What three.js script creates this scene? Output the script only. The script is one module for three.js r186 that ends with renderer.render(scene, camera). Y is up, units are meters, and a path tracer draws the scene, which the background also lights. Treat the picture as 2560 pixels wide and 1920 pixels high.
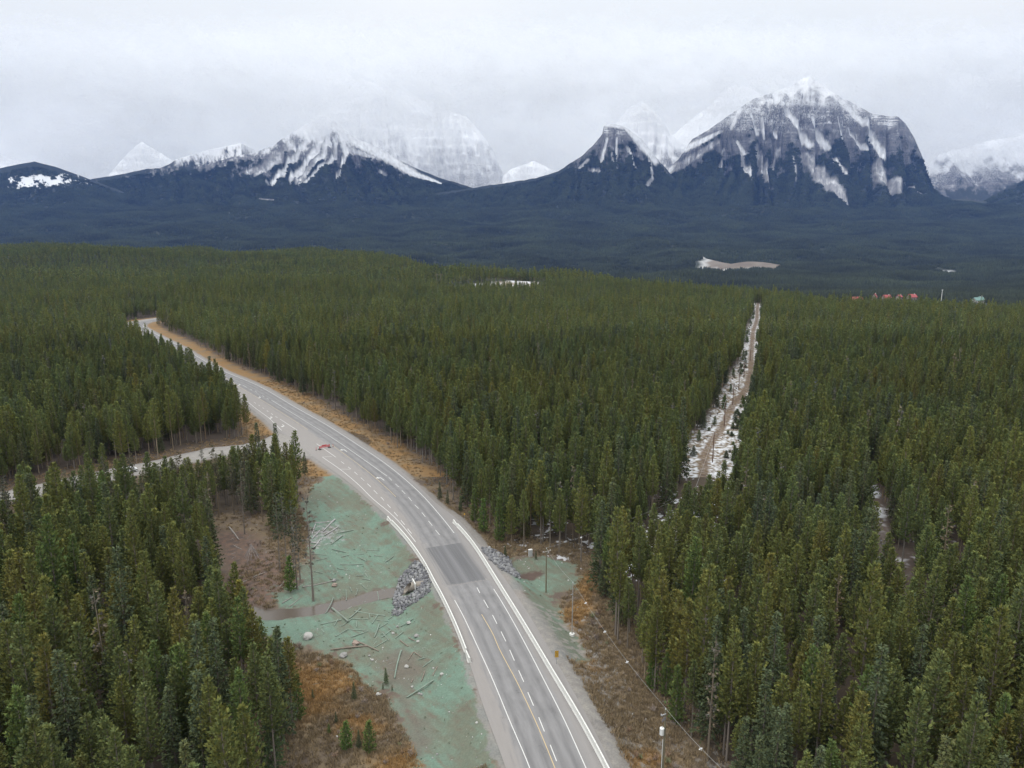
import * as THREE from 'three';
import { mergeGeometries } from 'three/addons/utils/BufferGeometryUtils.js';

// ---------- camera, sky, sun, air, exposure ----------
const scene = new THREE.Scene();
const EYE = 70;                                   // metres above the road
const SKY_LOW = 1.08, SKY_HIGH = 3.5, LEAF_PINE = [0.112, 0.137, 0.042], CLOUD_BACK = 23500, CLOUD_FRONT = 10000, LEAF_SPRUCE = [0.066, 0.084, 0.038];
const camera = new THREE.PerspectiveCamera(56.8, 4 / 3, 1, 60000);
camera.position.set(0, EYE, 0);
camera.rotation.set(-11.5 * Math.PI / 180, 0, 0);

const renderer = new THREE.WebGLRenderer({ antialias: true });
renderer.toneMapping = THREE.LinearToneMapping;
renderer.toneMappingExposure = 0.85;
renderer.shadowMap.enabled = true;
renderer.shadowMap.type = THREE.PCFSoftShadowMap;

// seeded noise
function rngOf(seed) { let a = seed >>> 0; return () => { a = (a + 0x6D2B79F5) | 0; let t = Math.imul(a ^ (a >>> 15), 1 | a); t = (t + Math.imul(t ^ (t >>> 7), 61 | t)) ^ t; return ((t ^ (t >>> 14)) >>> 0) / 4294967296; }; }
const rnd = rngOf(7741);
const PERM = new Uint8Array(512), GX = new Float32Array(256), GY = new Float32Array(256);
{ const r = rngOf(99); const p = Array.from({ length: 256 }, (_, i) => i); for (let i = 255; i > 0; i--) { const j = Math.floor(r() * (i + 1)); [p[i], p[j]] = [p[j], p[i]]; } for (let i = 0; i < 512; i++) PERM[i] = p[i & 255]; for (let i = 0; i < 256; i++) { const a = r() * Math.PI * 2; GX[i] = Math.cos(a); GY[i] = Math.sin(a); } }
function noise(x, y) {
  const ix = Math.floor(x), iy = Math.floor(y), fx = x - ix, fy = y - iy, X = ix & 255, Y = iy & 255;
  const u = fx * fx * fx * (fx * (fx * 6 - 15) + 10), v = fy * fy * fy * (fy * (fy * 6 - 15) + 10);
  const a = PERM[PERM[X] + Y], b = PERM[PERM[X + 1] + Y], c = PERM[PERM[X] + Y + 1], d = PERM[PERM[X + 1] + Y + 1];
  const n0 = GX[a] * fx + GY[a] * fy, n1 = GX[b] * (fx - 1) + GY[b] * fy, n2 = GX[c] * fx + GY[c] * (fy - 1), n3 = GX[d] * (fx - 1) + GY[d] * (fy - 1);
  return ((n0 + (n1 - n0) * u) + ((n2 + (n3 - n2) * u) - (n0 + (n1 - n0) * u)) * v) * 1.5;
}
function fbm(x, y, o = 4) { let s = 0, a = 0.5; for (let i = 0; i < o; i++) { s += a * noise(x, y); x = x * 2.03 + 17.1; y = y * 2.03 + 9.7; a *= 0.5; } return s; }
const clamp = (x, a = 0, b = 1) => x < a ? a : x > b ? b : x;
const sst = (a, b, x) => { const t = clamp((x - a) / (b - a)); return t * t * (3 - 2 * t); };
const lerp = (a, b, t) => a + (b - a) * t;
const mixc = (a, b, t) => [lerp(a[0], b[0], t), lerp(a[1], b[1], t), lerp(a[2], b[2], t)];
function table(xs, ys, x) { if (x <= xs[0]) return ys[0]; for (let i = 1; i < xs.length; i++) if (x < xs[i]) { const t = (x - xs[i - 1]) / (xs[i] - xs[i - 1]); return lerp(ys[i - 1], ys[i], t * t * (3 - 2 * t)); } return ys[ys.length - 1]; }

// overcast sky: bright cloud deck, brighter overhead as an overcast sky is, with soft structure
{
  const W = 1024, Hh = 512, data = new Float32Array(W * Hh * 4);
  for (let j = 0; j < Hh; j++) for (let i = 0; i < W; i++) {
    const up = ((j + 0.5) / Hh - 0.5) * Math.PI, az = ((i + 0.5) / W - 0.5) * 2 * Math.PI, y = Math.sin(up), x = Math.cos(az) * Math.cos(up), z = Math.sin(az) * Math.cos(up), k = (j * W + i) * 4;
    let c;
    if (y <= 0) c = [0.05, 0.055, 0.05];
    else {
      const q = 1 / (y + 0.22), n = fbm(x * q * 0.8 + 3.7, z * q * 0.8 + 1.2, 3) * 0.5 + fbm(x * 2.1 + 5, y * 5 + z * 1.4, 3) * 0.6;
      const base = SKY_LOW + (SKY_HIGH - SKY_LOW) * y * y;
      const b = base * (1 + 0.09 * n);
      const cool = clamp(0.5 - n * 1.3);
      c = [b * lerp(1.01, 0.96, cool), b * lerp(1.015, 0.995, cool), b * lerp(0.965, 0.985, cool)];
    }
    data[k] = c[0]; data[k + 1] = c[1]; data[k + 2] = c[2]; data[k + 3] = 1;
  }
  const sky = new THREE.DataTexture(data, W, Hh, THREE.RGBAFormat, THREE.FloatType);
  sky.mapping = THREE.EquirectangularReflectionMapping; sky.magFilter = THREE.LinearFilter; sky.minFilter = THREE.LinearFilter; sky.needsUpdate = true;
  scene.background = sky; scene.environment = sky;
}
const sun = new THREE.DirectionalLight(new THREE.Color(1.0, 0.975, 0.94), 1.5);
sun.position.set(-500, 900, 120); sun.target.position.set(0, 0, -200);
sun.castShadow = true; sun.shadow.radius = 40; sun.shadow.mapSize.set(4096, 4096);
Object.assign(sun.shadow.camera, { left: -500, right: 500, top: 700, bottom: -700, near: 1, far: 3000 });
scene.add(sun, sun.target);
scene.fog = new THREE.FogExp2(new THREE.Color().setRGB(0.18, 0.38, 1.0), 2.25e-5);

// ---------- helpers ----------
const taken = new Map();
function numbered(n) { const k = taken.get(n) || 0; taken.set(n, k + 1); return k ? n + '_' + String(k).padStart(3, '0') : n; }
const shade = (o) => { o.traverse((m) => { if (m.isMesh) { m.castShadow = true; m.receiveShadow = true; } }); return o; };
function thing(name, label, category, x = 0, y = 0, D = 0, turn = 0, group) { const o = new THREE.Group(); o.name = numbered(name); o.position.set(x, y, -D); o.rotation.y = turn; o.userData = { label, category }; if (group) o.userData.group = group; scene.add(o); return o; }
function part(name, geo, m, parent) { const o = new THREE.Mesh(geo, m); o.name = name; o.castShadow = o.receiveShadow = true; parent.add(o); return o; }
function tag(o, label, category, group) { o.userData.label = label; o.userData.category = category; if (group) o.userData.group = group; return o; }
function single(name, geo, m, label, category, group) { return tag(part(numbered(name), geo, m, scene), label, category, group); }
function struct(name, geo, m) { const o = part(numbered(name), geo, m, scene); o.userData.kind = 'structure'; return o; }
const lin = (r, g, b) => new THREE.Color().setRGB(r, g, b);
const mat = (c, rough = 0.9, extra = {}) => new THREE.MeshStandardMaterial({ color: lin(...c), roughness: rough, metalness: 0, side: THREE.DoubleSide, ...extra });
const box = (w, h, d, x = 0, y = 0, z = 0, ry = 0) => { const b = new THREE.BoxGeometry(w, h, d); if (ry) b.rotateY(ry); b.translate(x, y, z); return b; };
const cyl = (r0, r1, h, x = 0, y = 0, z = 0, n = 8) => { const b = new THREE.CylinderGeometry(r1, r0, h, n); b.translate(x, y + h / 2, z); return b; };
function tubeBetween(a, b, r, n = 6) { const d = new THREE.Vector3().subVectors(b, a), g = new THREE.CylinderGeometry(r, r, d.length(), n); g.applyQuaternion(new THREE.Quaternion().setFromUnitVectors(new THREE.Vector3(0, 1, 0), d.clone().normalize())); g.translate((a.x + b.x) / 2, (a.y + b.y) / 2, (a.z + b.z) / 2); return g; }
function tex(w, h, fn, srgb = true, repeat = false) {   // fn(i, j) -> linear rgb, stored as sRGB
  const d = new Uint8Array(w * h * 4);
  for (let j = 0; j < h; j++) for (let i = 0; i < w; i++) { const c = fn(i, j), k = (j * w + i) * 4; for (let n = 0; n < 3; n++) { const v = clamp(c[n]); d[k + n] = srgb ? 255 * (v <= 0.0031308 ? v * 12.92 : 1.055 * Math.pow(v, 1 / 2.4) - 0.055) + 0.5 : v * 255; } d[k + 3] = 255; }
  const t = new THREE.DataTexture(d, w, h, THREE.RGBAFormat); t.magFilter = THREE.LinearFilter; t.minFilter = THREE.LinearMipmapLinearFilter; t.generateMipmaps = true; if (srgb) t.colorSpace = THREE.SRGBColorSpace; if (repeat) t.wrapS = t.wrapT = THREE.RepeatWrapping; t.needsUpdate = true; return t;
}
function smooth(pts, step) {            // resample a plan polyline [x, D] with a Catmull-Rom curve
  const c = new THREE.CatmullRomCurve3(pts.map((p) => new THREE.Vector3(p[0], 0, p[1])), false, 'centripetal'), n = Math.max(2, Math.round(c.getLength() / step));
  return c.getSpacedPoints(n).map((p) => [p.x, p.z]);
}
function inside(poly, x, y) { let r = false; for (let i = 0, j = poly.length - 1; i < poly.length; j = i++) { const a = poly[i], b = poly[j]; if ((a[1] > y) !== (b[1] > y) && x < (b[0] - a[0]) * (y - a[1]) / (b[1] - a[1]) + a[0]) r = !r; } return r; }
function segDist(pts, x, y, closed) { let m = 1e18; for (let i = closed ? 0 : 1, j = closed ? pts.length - 1 : 0; i < pts.length; j = i++) { const a = pts[j], b = pts[i], dx = b[0] - a[0], dy = b[1] - a[1], l = dx * dx + dy * dy, t = l ? clamp(((x - a[0]) * dx + (y - a[1]) * dy) / l) : 0, ex = x - a[0] - dx * t, ey = y - a[1] - dy * t, d = ex * ex + ey * ey; if (d < m) m = d; } return Math.sqrt(m); }
const polyDist0 = (poly, x, y) => { const d = segDist(poly, x, y, true); return inside(poly, x, y) ? -d : d; };
// signed distance to an outline, looked up in a grid laid over it once (beyond 24 m only 'far' matters)
function fieldOf(fn, [x0, x1, d0, d1], step, pad) { x0 -= pad; x1 += pad; d0 -= pad; d1 += pad; const nx = Math.ceil((x1 - x0) / step) + 1, nd = Math.ceil((d1 - d0) / step) + 1, v = new Float32Array(nx * nd); for (let j = 0; j < nd; j++) for (let i = 0; i < nx; i++) v[j * nx + i] = fn(x0 + i * step, d0 + j * step);
  return (x, D) => { const u = (x - x0) / step, w = (D - d0) / step; if (u < 0 || w < 0 || u >= nx - 1 || w >= nd - 1) return pad; const i = u | 0, j = w | 0, tx = u - i, td = w - j, k = j * nx + i; return (v[k] * (1 - tx) + v[k + 1] * tx) * (1 - td) + (v[k + nx] * (1 - tx) + v[k + nx + 1] * tx) * td; }; }
const FIELDS = new Map();
function polyDist(poly, x, y) { let f = FIELDS.get(poly); if (!f) { const b = boxed(poly); f = fieldOf((p, q) => polyDist0(poly, p, q), b, Math.max(0.5, Math.sqrt((b[1] - b[0]) * (b[3] - b[2]) / 90000)), 24); FIELDS.set(poly, f); } return f(x, y); }
function lineDist(line, x, y) { let f = FIELDS.get(line); if (!f) { const b = boxed(line); f = fieldOf((p, q) => segDist(line, p, q), b, Math.max(0.5, Math.sqrt((b[1] - b[0]) * (b[3] - b[2]) / 90000)), 24); FIELDS.set(line, f); } return f(x, y); }
function boxed(poly) { let a = 1e9, b = -1e9, c = 1e9, d = -1e9; for (const p of poly) { a = Math.min(a, p[0]); b = Math.max(b, p[0]); c = Math.min(c, p[1]); d = Math.max(d, p[1]); } return [a, b, c, d]; }

// ---------- plan of the place: [x, distance ahead] in metres ----------
const LINE_R = [[12.5,72.0],[10.0,83.7],[7.8,93.4],[5.4,102.5],[2.7,112.5],[-0.9,125.0],[-4.4,135.8],[-13.0,159.3],[-18.8,173.9],[-26.8,191.8],[-38.8,214.2],[-54.8,239.7],[-71.3,264.9],[-90.4,291.8],[-124.0,339.8],[-156.1,378.7],[-182.1,414.0],[-218.4,465.6],[-277.1,544.4],[-307.6,590.0],[-314.0,612],[-308,640],[-285,665],[-250,685]];
const LINE_L = [[5.0,72.0],[2.4,83.7],[-0.3,93.2],[-3.1,103.3],[-5.9,112.5],[-9.3,123.4],[-12.3,131.8],[-17.0,143.3],[-22.7,156.8],[-30.1,172.0],[-38.5,185.7],[-44.7,196.9],[-52.9,210.2],[-62.2,223.6]];
const LINE_L2 = [[-86.2,256.9],[-91.1,265.4],[-97.3,275.8],[-108.4,292.4],[-124.2,316.6],[-150,350],[-176,388],[-204,428],[-241,480],[-296,555],[-321,590],[-329,617],[-322,645],[-297,674],[-258,697]];
const LINE_Y1 = [[8.3,72.0],[5.8,83.7],[3.6,92.8],[0.9,102.4],[-2.3,112.5],[-3.4,116.8],[-5.8,123.9]];
const LINE_Y2 = [[-32.2,186.9],[-35.1,192.4],[-41.4,203.8],[-48.1,214.9],[-62.7,237.9]];
const LINE_Y3 = [[-76.7,258.1],[-93.7,282.9],[-111.5,308.3],[-127.9,331.2],[-148,360],[-178,399],[-212,447],[-262,515],[-302,569]];
const LINE_S = [[-37.8,204.7],[-50.0,224.0],[-63.7,245.2],[-81.5,271.1],[-107.2,308.3]];
const DASH = [[5.4,88.2,6.1,85.0],[4.0,94.1,4.7,91.0],[2.5,100.1,3.3,96.8],[1.1,105.9,1.9,102.8],[-0.4,111.9,0.4,108.7],[-2.0,117.8,-1.1,114.6],[-3.7,123.6,-2.8,120.5],[-5.6,129.4,-4.6,126.3],[-7.2,134.5,-6.5,132.2],[-18.8,164.0,-17.5,161.0],[-21.2,169.7,-19.9,166.7],[-23.6,175.4,-22.3,172.4],[-26.2,181.0,-24.8,178.1],[-28.7,186.7,-27.4,183.7],[-31.4,192.2,-30.0,189.3],[-34.1,197.7,-32.7,195.0],[-37.0,203.4,-35.6,200.6],[-45.3,203.1,-43.7,200.2],[-42.3,197.7,-40.8,195.0],[-39.4,192.3,-37.8,189.3],[-36.4,186.8,-35.0,184.1],[-33.6,181.2,-32.3,178.7],[-30.9,175.7,-29.5,172.8],[-28.3,170.2,-26.9,167.3],[-25.8,164.8,-24.4,161.8],[-55.0,219.0,-53.4,216.5],[-51.5,213.4,-50.2,211.4],[-48.5,208.6,-46.9,205.8],[-45.3,203.0,-43.8,200.4],[-42.3,197.8,-40.8,195.1],[-113.3,304.0,-111.5,301.5],[-109.4,298.5,-108.2,296.8],[-106.0,293.8,-104.6,291.5],[-102.6,288.8,-101.0,286.2],[-99.1,283.8,-97.5,281.3],[-95.6,278.6,-93.8,276.0],[-108.5,309.4,-110.5,312.3],[-112.5,315.0,-114.3,317.6],[-119.1,324.4,-121.1,327.1],[-123.4,329.6,-125.1,332.1],[-128.4,336.3,-132.0,341.2]];
const SOLID = [[-68.3,239.2,-57.8,223.6],[-92.2,273.9,-80.6,257.5],[-62.3,223.9,-59.2,224.2],[-53.5,211.2,-50.3,211.1],[-79.2,237.7,-75.2,232.0]];
const ARROWS = [[-56.6,231.6],[-39.0,202.7],[-96.3,276.8],[-87.4,263.8],[-113.8,313.8],[-133.7,342.4]];
const PAVE_L = [[2.2,72.0],[-0.8,83.7],[-3.0,91.4],[-4.9,98.5],[-6.7,106.3],[-9.3,116.0],[-13.0,128.1],[-15.6,136.0],[-18.8,144.5],[-22.6,153.8],[-27.7,164.7],[-32.2,173.0],[-38.8,183.9],[-46.6,196.8],[-54.9,209.2],[-62.9,220.5],[-68.1,225.3],[-77.3,227.1],[-85.8,224.9]];
const BAR_L = [[-31.8,171.0],[-27.2,162.5],[-22.8,153.4],[-19.0,144.3],[-16.1,136.2],[-13.8,129.9],[-10.2,118.9],[-7.1,108.0]];
const BAR_R = [[-14.8,168.8],[-11.8,162.1],[-8.4,153.3],[-2.2,133.9],[2.0,120.5],[6.5,105.5],[10.4,92.5],[12.7,83.7],[15.3,72.5]];
const SIDE = [[-68,240],[-78,236.5],[-99.5,229.4],[-113.0,214.7],[-121.4,207.7],[-135.3,192.7],[-145.7,182.7],[-205,160],[-250,140]];
const CLEAR_L = [[-1,60],[-0.8,83.7],[-14.6,132.6],[-33.1,173.0],[-54.9,209.2],[-58.7,202.8],[-57.7,190.8],[-56.9,178.6],[-52.8,162.7],[-56.5,159.2],[-66.2,173.0],[-75.0,174.3],[-72.3,162.7],[-64.4,143.3],[-55.9,129.3],[-50.5,120.4],[-45.7,115.0],[-38.3,103.3],[-30.2,90.9],[-25.9,83.7],[-16,60]];
const CLEAR_R = [[14,60],[13.0,83.7],[1.5,122.5],[-14.9,169.3],[-34.4,208.4],[-53.1,238.9],[-130.2,354.3],[-212.3,466.5],[-258.7,533.7],[-223.3,485.1],[-170.8,415.4],[-138.1,376.5],[-106.3,329.8],[-72.8,272.6],[-47.1,236.5],[-35.6,216.3],[-25.6,196.8],[-18.9,187.6],[-10.3,171.6],[-2.9,159.9],[4.7,155.3],[12.9,152.5],[18.1,149.3],[16.8,137.8],[16.3,126.2],[18.2,117.6],[20.5,111.9],[21.1,105.4],[22.1,97.2],[24.0,89.2],[25.9,83.7],[32,60]];
const CUT_L = [[17.8,147.3],[30.6,159.2],[44.7,178.6],[49.8,197.5],[62.2,238.9],[77.6,272.6],[92.6,308.3],[115.2,365.1],[136.4,415.4],[181,545],[217,640],[252,742],[288,845]];
const CUT_R = [[24.4,143.3],[40.2,159.2],[53.8,173.0],[61.8,187.6],[69.8,208.4],[83.8,249.2],[124.1,354.3],[190.5,545],[226,640],[260,742],[296,845]];
const CUTLINE = [[108.8,208.4],[89.9,162.7],[76.5,129.3],[71.0,115.0]];
const GREEN_L = [[-56.5,212.9],[-57.1,196.5],[-57.2,180.9],[-50.4,166.2],[-46.9,150.4],[-46.7,140.7],[-48.3,136.3],[-47.2,130.5],[-53.1,128.9],[-51.6,123.0],[-47.1,118.8],[-41.2,118.8],[-35.4,116.2],[-28.0,112.4],[-24.7,106.6],[-20.2,103.3],[-17.1,96.4],[-13.9,90.2],[-12.1,85.1],[-1.0,85.1],[-5.1,100.3],[-7.4,107.7],[-14.6,132.1],[-21.9,150.4],[-33.3,174.0],[-43.9,194.9]];
const GREEN_R = [[-1.4,150.4],[0.9,153.6],[11.1,153.6],[14.6,150.4],[13.7,140.7],[9.9,135.4],[9.0,127.4],[12.0,121.5],[13.3,112.4],[10.4,110.6],[7.0,112.4],[4.5,120.2],[0.8,133.8],[-4.0,146.4]];
const MUD = [[-72.8,165.1],[-64.5,162.6],[-52.5,149.4],[-47.7,134.5],[-49.8,128.8],[-54.6,128.8],[-62.8,143.5]];
const MUD_R = [[0.4,144.2],[2.7,147.0],[6.3,148.0],[7.3,146.4],[4.3,142.3],[0.9,141.3]];
const MUD_L = [[-22.6,113.2],[-20.1,115.7],[-17.1,114.4],[-16.7,106.2],[-16.4,100.0],[-13.5,96.2],[-13.9,90.0],[-17.4,102.0],[-19.9,107.3]];
const WATER = [[-42.9,126.0],[-40.1,127.7],[-35.8,129.5],[-33.0,131.2],[-31.0,133.2],[-28.8,134.2],[-27.2,133.7],[-27.4,130.9],[-30.9,128.6],[-35.0,126.2],[-38.8,125.9],[-41.0,125.4]];
const ORANGE = [[[13.0,132.8],[17.1,144.4],[15.7,128.0],[12.4,118.0],[8.9,119.3],[9.4,128.0]],[[12.8,114.1],[15.3,111.6],[15.8,104.7],[13.3,105.8]],[[-40.7,110.4],[-31.3,111.6],[-26.6,105.8],[-30.5,100.6],[-37.5,102.6]],[[-32.1,99.6],[-22.5,98.6],[-20.5,94.8],[-25.3,94.8]],[[-18.1,88.0],[-14.5,90.5],[-12.1,84.9],[-17.0,84.9]],[[20.4,88.0],[17.6,84.9],[15.8,88.0]]];
const LOGS = [[-50.4,170.8,-46.1,171.8,0],[-45.8,173.0,-46.9,165.8,0],[-50.0,170.0,-49.2,163.7,0],[-47.9,166.2,-48.6,161.4,0],[-43.9,168.4,-46.1,163.7,0],[-50.3,159.6,-46.1,159.3,0],[-46.6,161.3,-47.0,156.1,0],[-46.3,162.8,-46.3,161.1,0],[-39.7,167.2,-43.4,164.9,1],[-41.7,163.9,-43.2,158.8,1],[-42.5,156.5,-38.9,155.2,1],[-46.4,153.6,-42.9,153.3,1],[-42.5,151.7,-44.9,150.2,1],[-38.8,149.1,-33.9,149.9,1],[-39.0,147.3,-36.0,146.5,1],[-36.9,154.0,-34.6,154.7,1],[-35.4,152.9,-33.3,151.3,1],[-34.3,156.8,-31.4,156.6,1],[-32.1,154.2,-30.1,153.9,1],[-37.9,153.6,-39.5,152.7,1],[-43.8,145.7,-41.7,145.1,1],[-39.5,142.8,-37.4,142.4,1],[-37.0,135.3,-37.1,129.3,1],[-36.4,131.6,-31.8,125.9,1],[-30.5,131.2,-31.9,127.3,1],[-30.6,134.2,-28.7,137.2,1],[-28.6,139.1,-27.6,135.3,1],[-32.1,140.6,-31.0,139.4,1],[-32.4,145.6,-31.6,143.9,1],[-34.2,144.4,-32.6,144.7,1],[-32.6,143.3,-30.8,142.8,1],[-34.4,139.3,-33.7,137.8,1],[-35.0,138.1,-34.2,134.9,1],[-32.7,139.1,-32.7,136.8,1],[-48.1,124.0,-49.0,122.3,1],[-34.4,156.8,-31.3,156.6,1],[-32.1,154.1,-30.1,153.9,1],[-35.0,152.7,-33.4,151.3,1],[-29.0,151.1,-27.3,152.7,1],[-32.6,145.6,-31.5,143.8,1],[-32.6,143.3,-30.8,142.9,1],[-44.3,138.6,-38.6,141.8,2],[-45.0,131.5,-43.6,134.2,2],[-46.6,132.3,-45.3,134.3,2],[-70.5,166.4,-65.3,158.8,2],[-55.6,141.6,-54.0,143.8,2],[-49.0,138.1,-48.7,140.8,2],[-57.8,138.5,-56.1,140.6,2],[-65.5,156.1,-62.7,153.9,2],[-31.5,130.2,-25.1,128.6,3],[-28.4,129.3,-27.9,127.6,3],[-26.6,129.0,-27.1,125.5,3],[-33.4,126.9,-36.8,124.7,3],[-34.1,127.1,-34.2,124.5,3],[-31.4,127.3,-32.8,124.7,3],[-31.3,127.3,-28.2,127.2,3],[-30.3,126.3,-29.8,124.3,3],[-25.7,125.3,-25.8,120.8,3],[-24.2,126.1,-25.5,123.9,3],[-31.4,123.6,-33.0,120.8,3],[-31.4,123.6,-27.9,123.2,3],[-27.4,123.0,-30.1,120.7,3],[-23.1,123.3,-24.4,120.6,3],[-24.5,122.3,-22.8,119.7,3],[-23.2,119.9,-25.0,117.5,3],[-20.7,122.8,-21.8,120.6,3],[-19.2,126.6,-21.6,124.7,3],[-23.6,128.8,-24.3,127.5,3],[-26.4,126.9,-24.2,126.8,3],[-20.1,116.5,-19.9,108.0,3],[-13.8,112.0,-15.5,111.1,3],[-13.1,106.6,-17.1,102.7,3],[-16.6,113.6,-15.3,113.4,3],[-19.4,120.9,-17.9,119.3,4],[-20.8,119.9,-19.0,117.9,4],[-29.4,119.8,-24.1,116.2,4],[-26.4,117.8,-32.9,116.4,4],[-17.8,116.0,-18.4,113.5,4],[-17.7,116.0,-16.1,114.0,4],[-16.8,107.8,-16.9,106.8,4],[-12.8,109.6,-13.4,107.8,4],[-15.0,109.9,-15.3,107.3,4]];
const BOULDERS = [[-38.1,120.4,1.55,0],[-30.0,114.3,1.02,1],[-28.8,118.4,1.08,2],[-20.0,125.7,0.72,0],[-17.8,120.5,0.75,1],[-17.3,118.8,0.46,0],[-18.4,111.4,0.63,0],[-11.8,107.2,0.53,0],[-21.8,103.4,0.73,0],[-15.2,103.8,0.41,1],[-14.8,103.6,0.36,1],[-16.6,105.7,0.37,0],[-25.5,114.7,0.37,1],[-24.7,113.4,0.45,0],[-22.5,122.3,0.44,0],[-22.1,124.8,0.42,1],[-32.2,104.2,0.24,0],[-37.9,139.9,0.99,2],[-38.4,141.9,0.77,1]];
const LONE = [[-25.43,102.09,3.2],[-21.03,106.36,3.1],[-21.31,104.94,1.2],[-19.74,104.62,1.1],[-23.91,90.09,4.6],[-20.57,89.84,5.1],[-22.19,90.42,3.0],[-40.86,103.87,8.7],[-37.89,101.78,6.8],[-32.97,96.88,7.7],[-32.66,84.37,13.4],[-32.07,102.09,1.7],[-26.84,95.95,1.9],[-27.32,93.51,1.6],[-73.3,211.85,15.1],[-79.08,213.04,15.0],[-69.51,215.85,7.1],[-63.14,206.86,7.4],[-9.57,172.06,9.3],[-7.04,165.37,9.2],[-3.0,161.02,11.4],[-17.6,183.67,4.1],[-13.79,179.26,4.1],[-1.56,152.06,3.1],[-19.89,185.8,5.2],[-50.82,144.36,18.9],[-40.75,133.89,23.9],[-50.65,148.32,17.0],[-47.18,142.45,18.2],[-45.21,137.87,14.7],[-45.33,140.59,17.2],[-46.26,136.64,8.2],[-65.29,162.69,18.9],[5.51,152.06,2.2],[22.87,104.01,6.5],[24.71,101.89,8.5],[24.76,95.06,10.0],[19.82,135.25,14.9]];
const POLES = [[7.12,137.09,9.6],[11.21,120.73,10.4],[20.63,84.74,9.9],[46.28,171.37,8.2],[65.11,220.96,10.1],[81.69,264.79,9.8],[95.68,300.03,9.3],[108.16,331.61,8.8],[119.6,359.59,8.1],[140.35,413.18,7.5]];
const SIGN = [6.2,107.7,2.1];
const PEDESTAL = [4.27,153.57,1.8];
const CAR = [-117.64,207.27];
const BARRICADE = [[-65.85,231.69],[-62.2,235.01],[-64.3,233.58]];
const CULV = [[-22.04,137.57],[-3.15,148.46]];
const RIPL = [[-21.4,146.8],[-19.1,142.6],[-16.8,133.8],[-19.4,132.1],[-21.0,131.8],[-23.4,128.9],[-23.5,132.1],[-24.6,136.3],[-24.3,142.6]];
const RIPR = [[-6.8,153.6],[-3.7,153.6],[-1.1,152.1],[0.0,146.4],[0.9,144.5],[1.7,140.4],[-1.7,142.6],[-4.5,147.4]];
const FEATS_MAIN = [[0,[[2832,1659],[2649,1384]],[27,20]],[0,[[2903,1564],[2930,1307]],[15,26]],[0,[[3034,1516],[3017,1257]],[12,20]],[0,[[3148,1456],[3162,1266]],[12,20]],[0,[[3361,1623],[3439,1390],[3525,1170]],[36,26,49]],[0,[[3635,1516],[3712,1132]],[18,43]],[0,[[3924,1503],[3947,1120]],[18,26]],[0,[[4141,1645],[4315,1346],[4349,1006]],[48,35,39]],[0,[[4077,1390],[4156,1091]],[12,17]],[0,[[2701,1227],[2745,1061]],[14,23]],[0,[[2548,1360],[2276,1227],[2013,1111]],[15,35,40]],[1,[[2897,1149],[2886,915],[2829,624]],[40,66,31]],[1,[[3156,1111],[2994,856]],[28,22]],[1,[[3466,1042],[3484,826],[3488,597],[3510,432]],[51,98,88,24]],[1,[[3728,975],[3733,790]],[22,32]],[1,[[4277,975],[4206,796],[4188,624]],[28,76,104]],[1,[[3922,990],[3848,767]],[20,27]],[1,[[2720,1066],[2683,885],[2627,695]],[25,27,13]],[1,[[2438,1212],[2021,945],[1648,753],[1494,667]],[29,44,53,26]],[1,[[3248,1006],[3155,710]],[14,21]],[1,[[2533,1126],[2398,885]],[11,19]],[1,[[4437,826],[4494,569]],[22,26]]];
const FEATS_SMALL = [[0,[[1098,1213],[1009,936]],[14,19]],[0,[[1204,1213],[1155,822]],[8,13]],[0,[[1291,1371],[1477,1183],[1642,965]],[25,55,59]],[0,[[1306,1095],[1373,845]],[11,16]],[0,[[1570,1110],[1811,1139],[2034,1198]],[71,93,72]],[0,[[1707,1023],[1763,936]],[70,27]],[0,[[1089,1376],[1288,1347]],[20,25]],[1,[[881,836],[967,822]],[24,24]],[1,[[1113,1023],[1119,907]],[11,11]],[1,[[872,965],[785,878]],[21,21]],[1,[[1566,965],[1558,738],[1454,641]],[21,26,30]]];
const FEATS_PYR = [[0,[[-2300,1538],[-2444,1377],[-2593,1000],[-2738,717]],[30,38,45,58]],[0,[[-2277,1499],[-2348,1062],[-2501,745]],[42,51,53]],[0,[[-2235,1441],[-2227,1062],[-2370,789]],[42,42,32]],[0,[[-2112,1281],[-2087,1000],[-2339,679]],[29,33,26]],[0,[[-2086,1345],[-1944,1062],[-1965,745]],[35,34,24]],[0,[[-2267,1519],[-1911,1249],[-1539,1056],[-1174,843],[-842,725]],[42,75,67,43,16]],[0,[[-1934,1124],[-1667,1031]],[40,22]],[1,[[-2674,1217],[-2900,970],[-3100,849]],[63,83,43]],[1,[[-2807,1000],[-3003,818]],[56,38]],[0,[[-1540,849],[-1474,801]],[22,21]],[1,[[-2303,939],[-2401,702]],[39,42]],[1,[[-2694,491],[-2540,478]],[12,12]]];
const rightChain = smooth(LINE_R, 4), offs = (ch, d) => ch.map((p, i) => { const a = ch[Math.max(0, i - 1)], b = ch[Math.min(ch.length - 1, i + 1)], dx = b[0] - a[0], dy = b[1] - a[1], l = Math.hypot(dx, dy), w = typeof d === 'function' ? d(p) : d; return [p[0] + dy / l * w, p[1] - dx / l * w]; });
const PAVE_RIGHT = offs(rightChain, (p) => lerp(3.6, 1.5, sst(165, 185, p[1])));
const LEFT2 = offs(smooth(LINE_L2, 4), -1.8);
const leftChain = [...PAVE_L.slice(0, 16), [-74, 237], [-82, 250], ...LEFT2];
const PAVE = [...leftChain, ...PAVE_RIGHT.slice().reverse()];
const SIDEC = smooth(SIDE, 4), CUTC = smooth(CUTLINE, 5);
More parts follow.
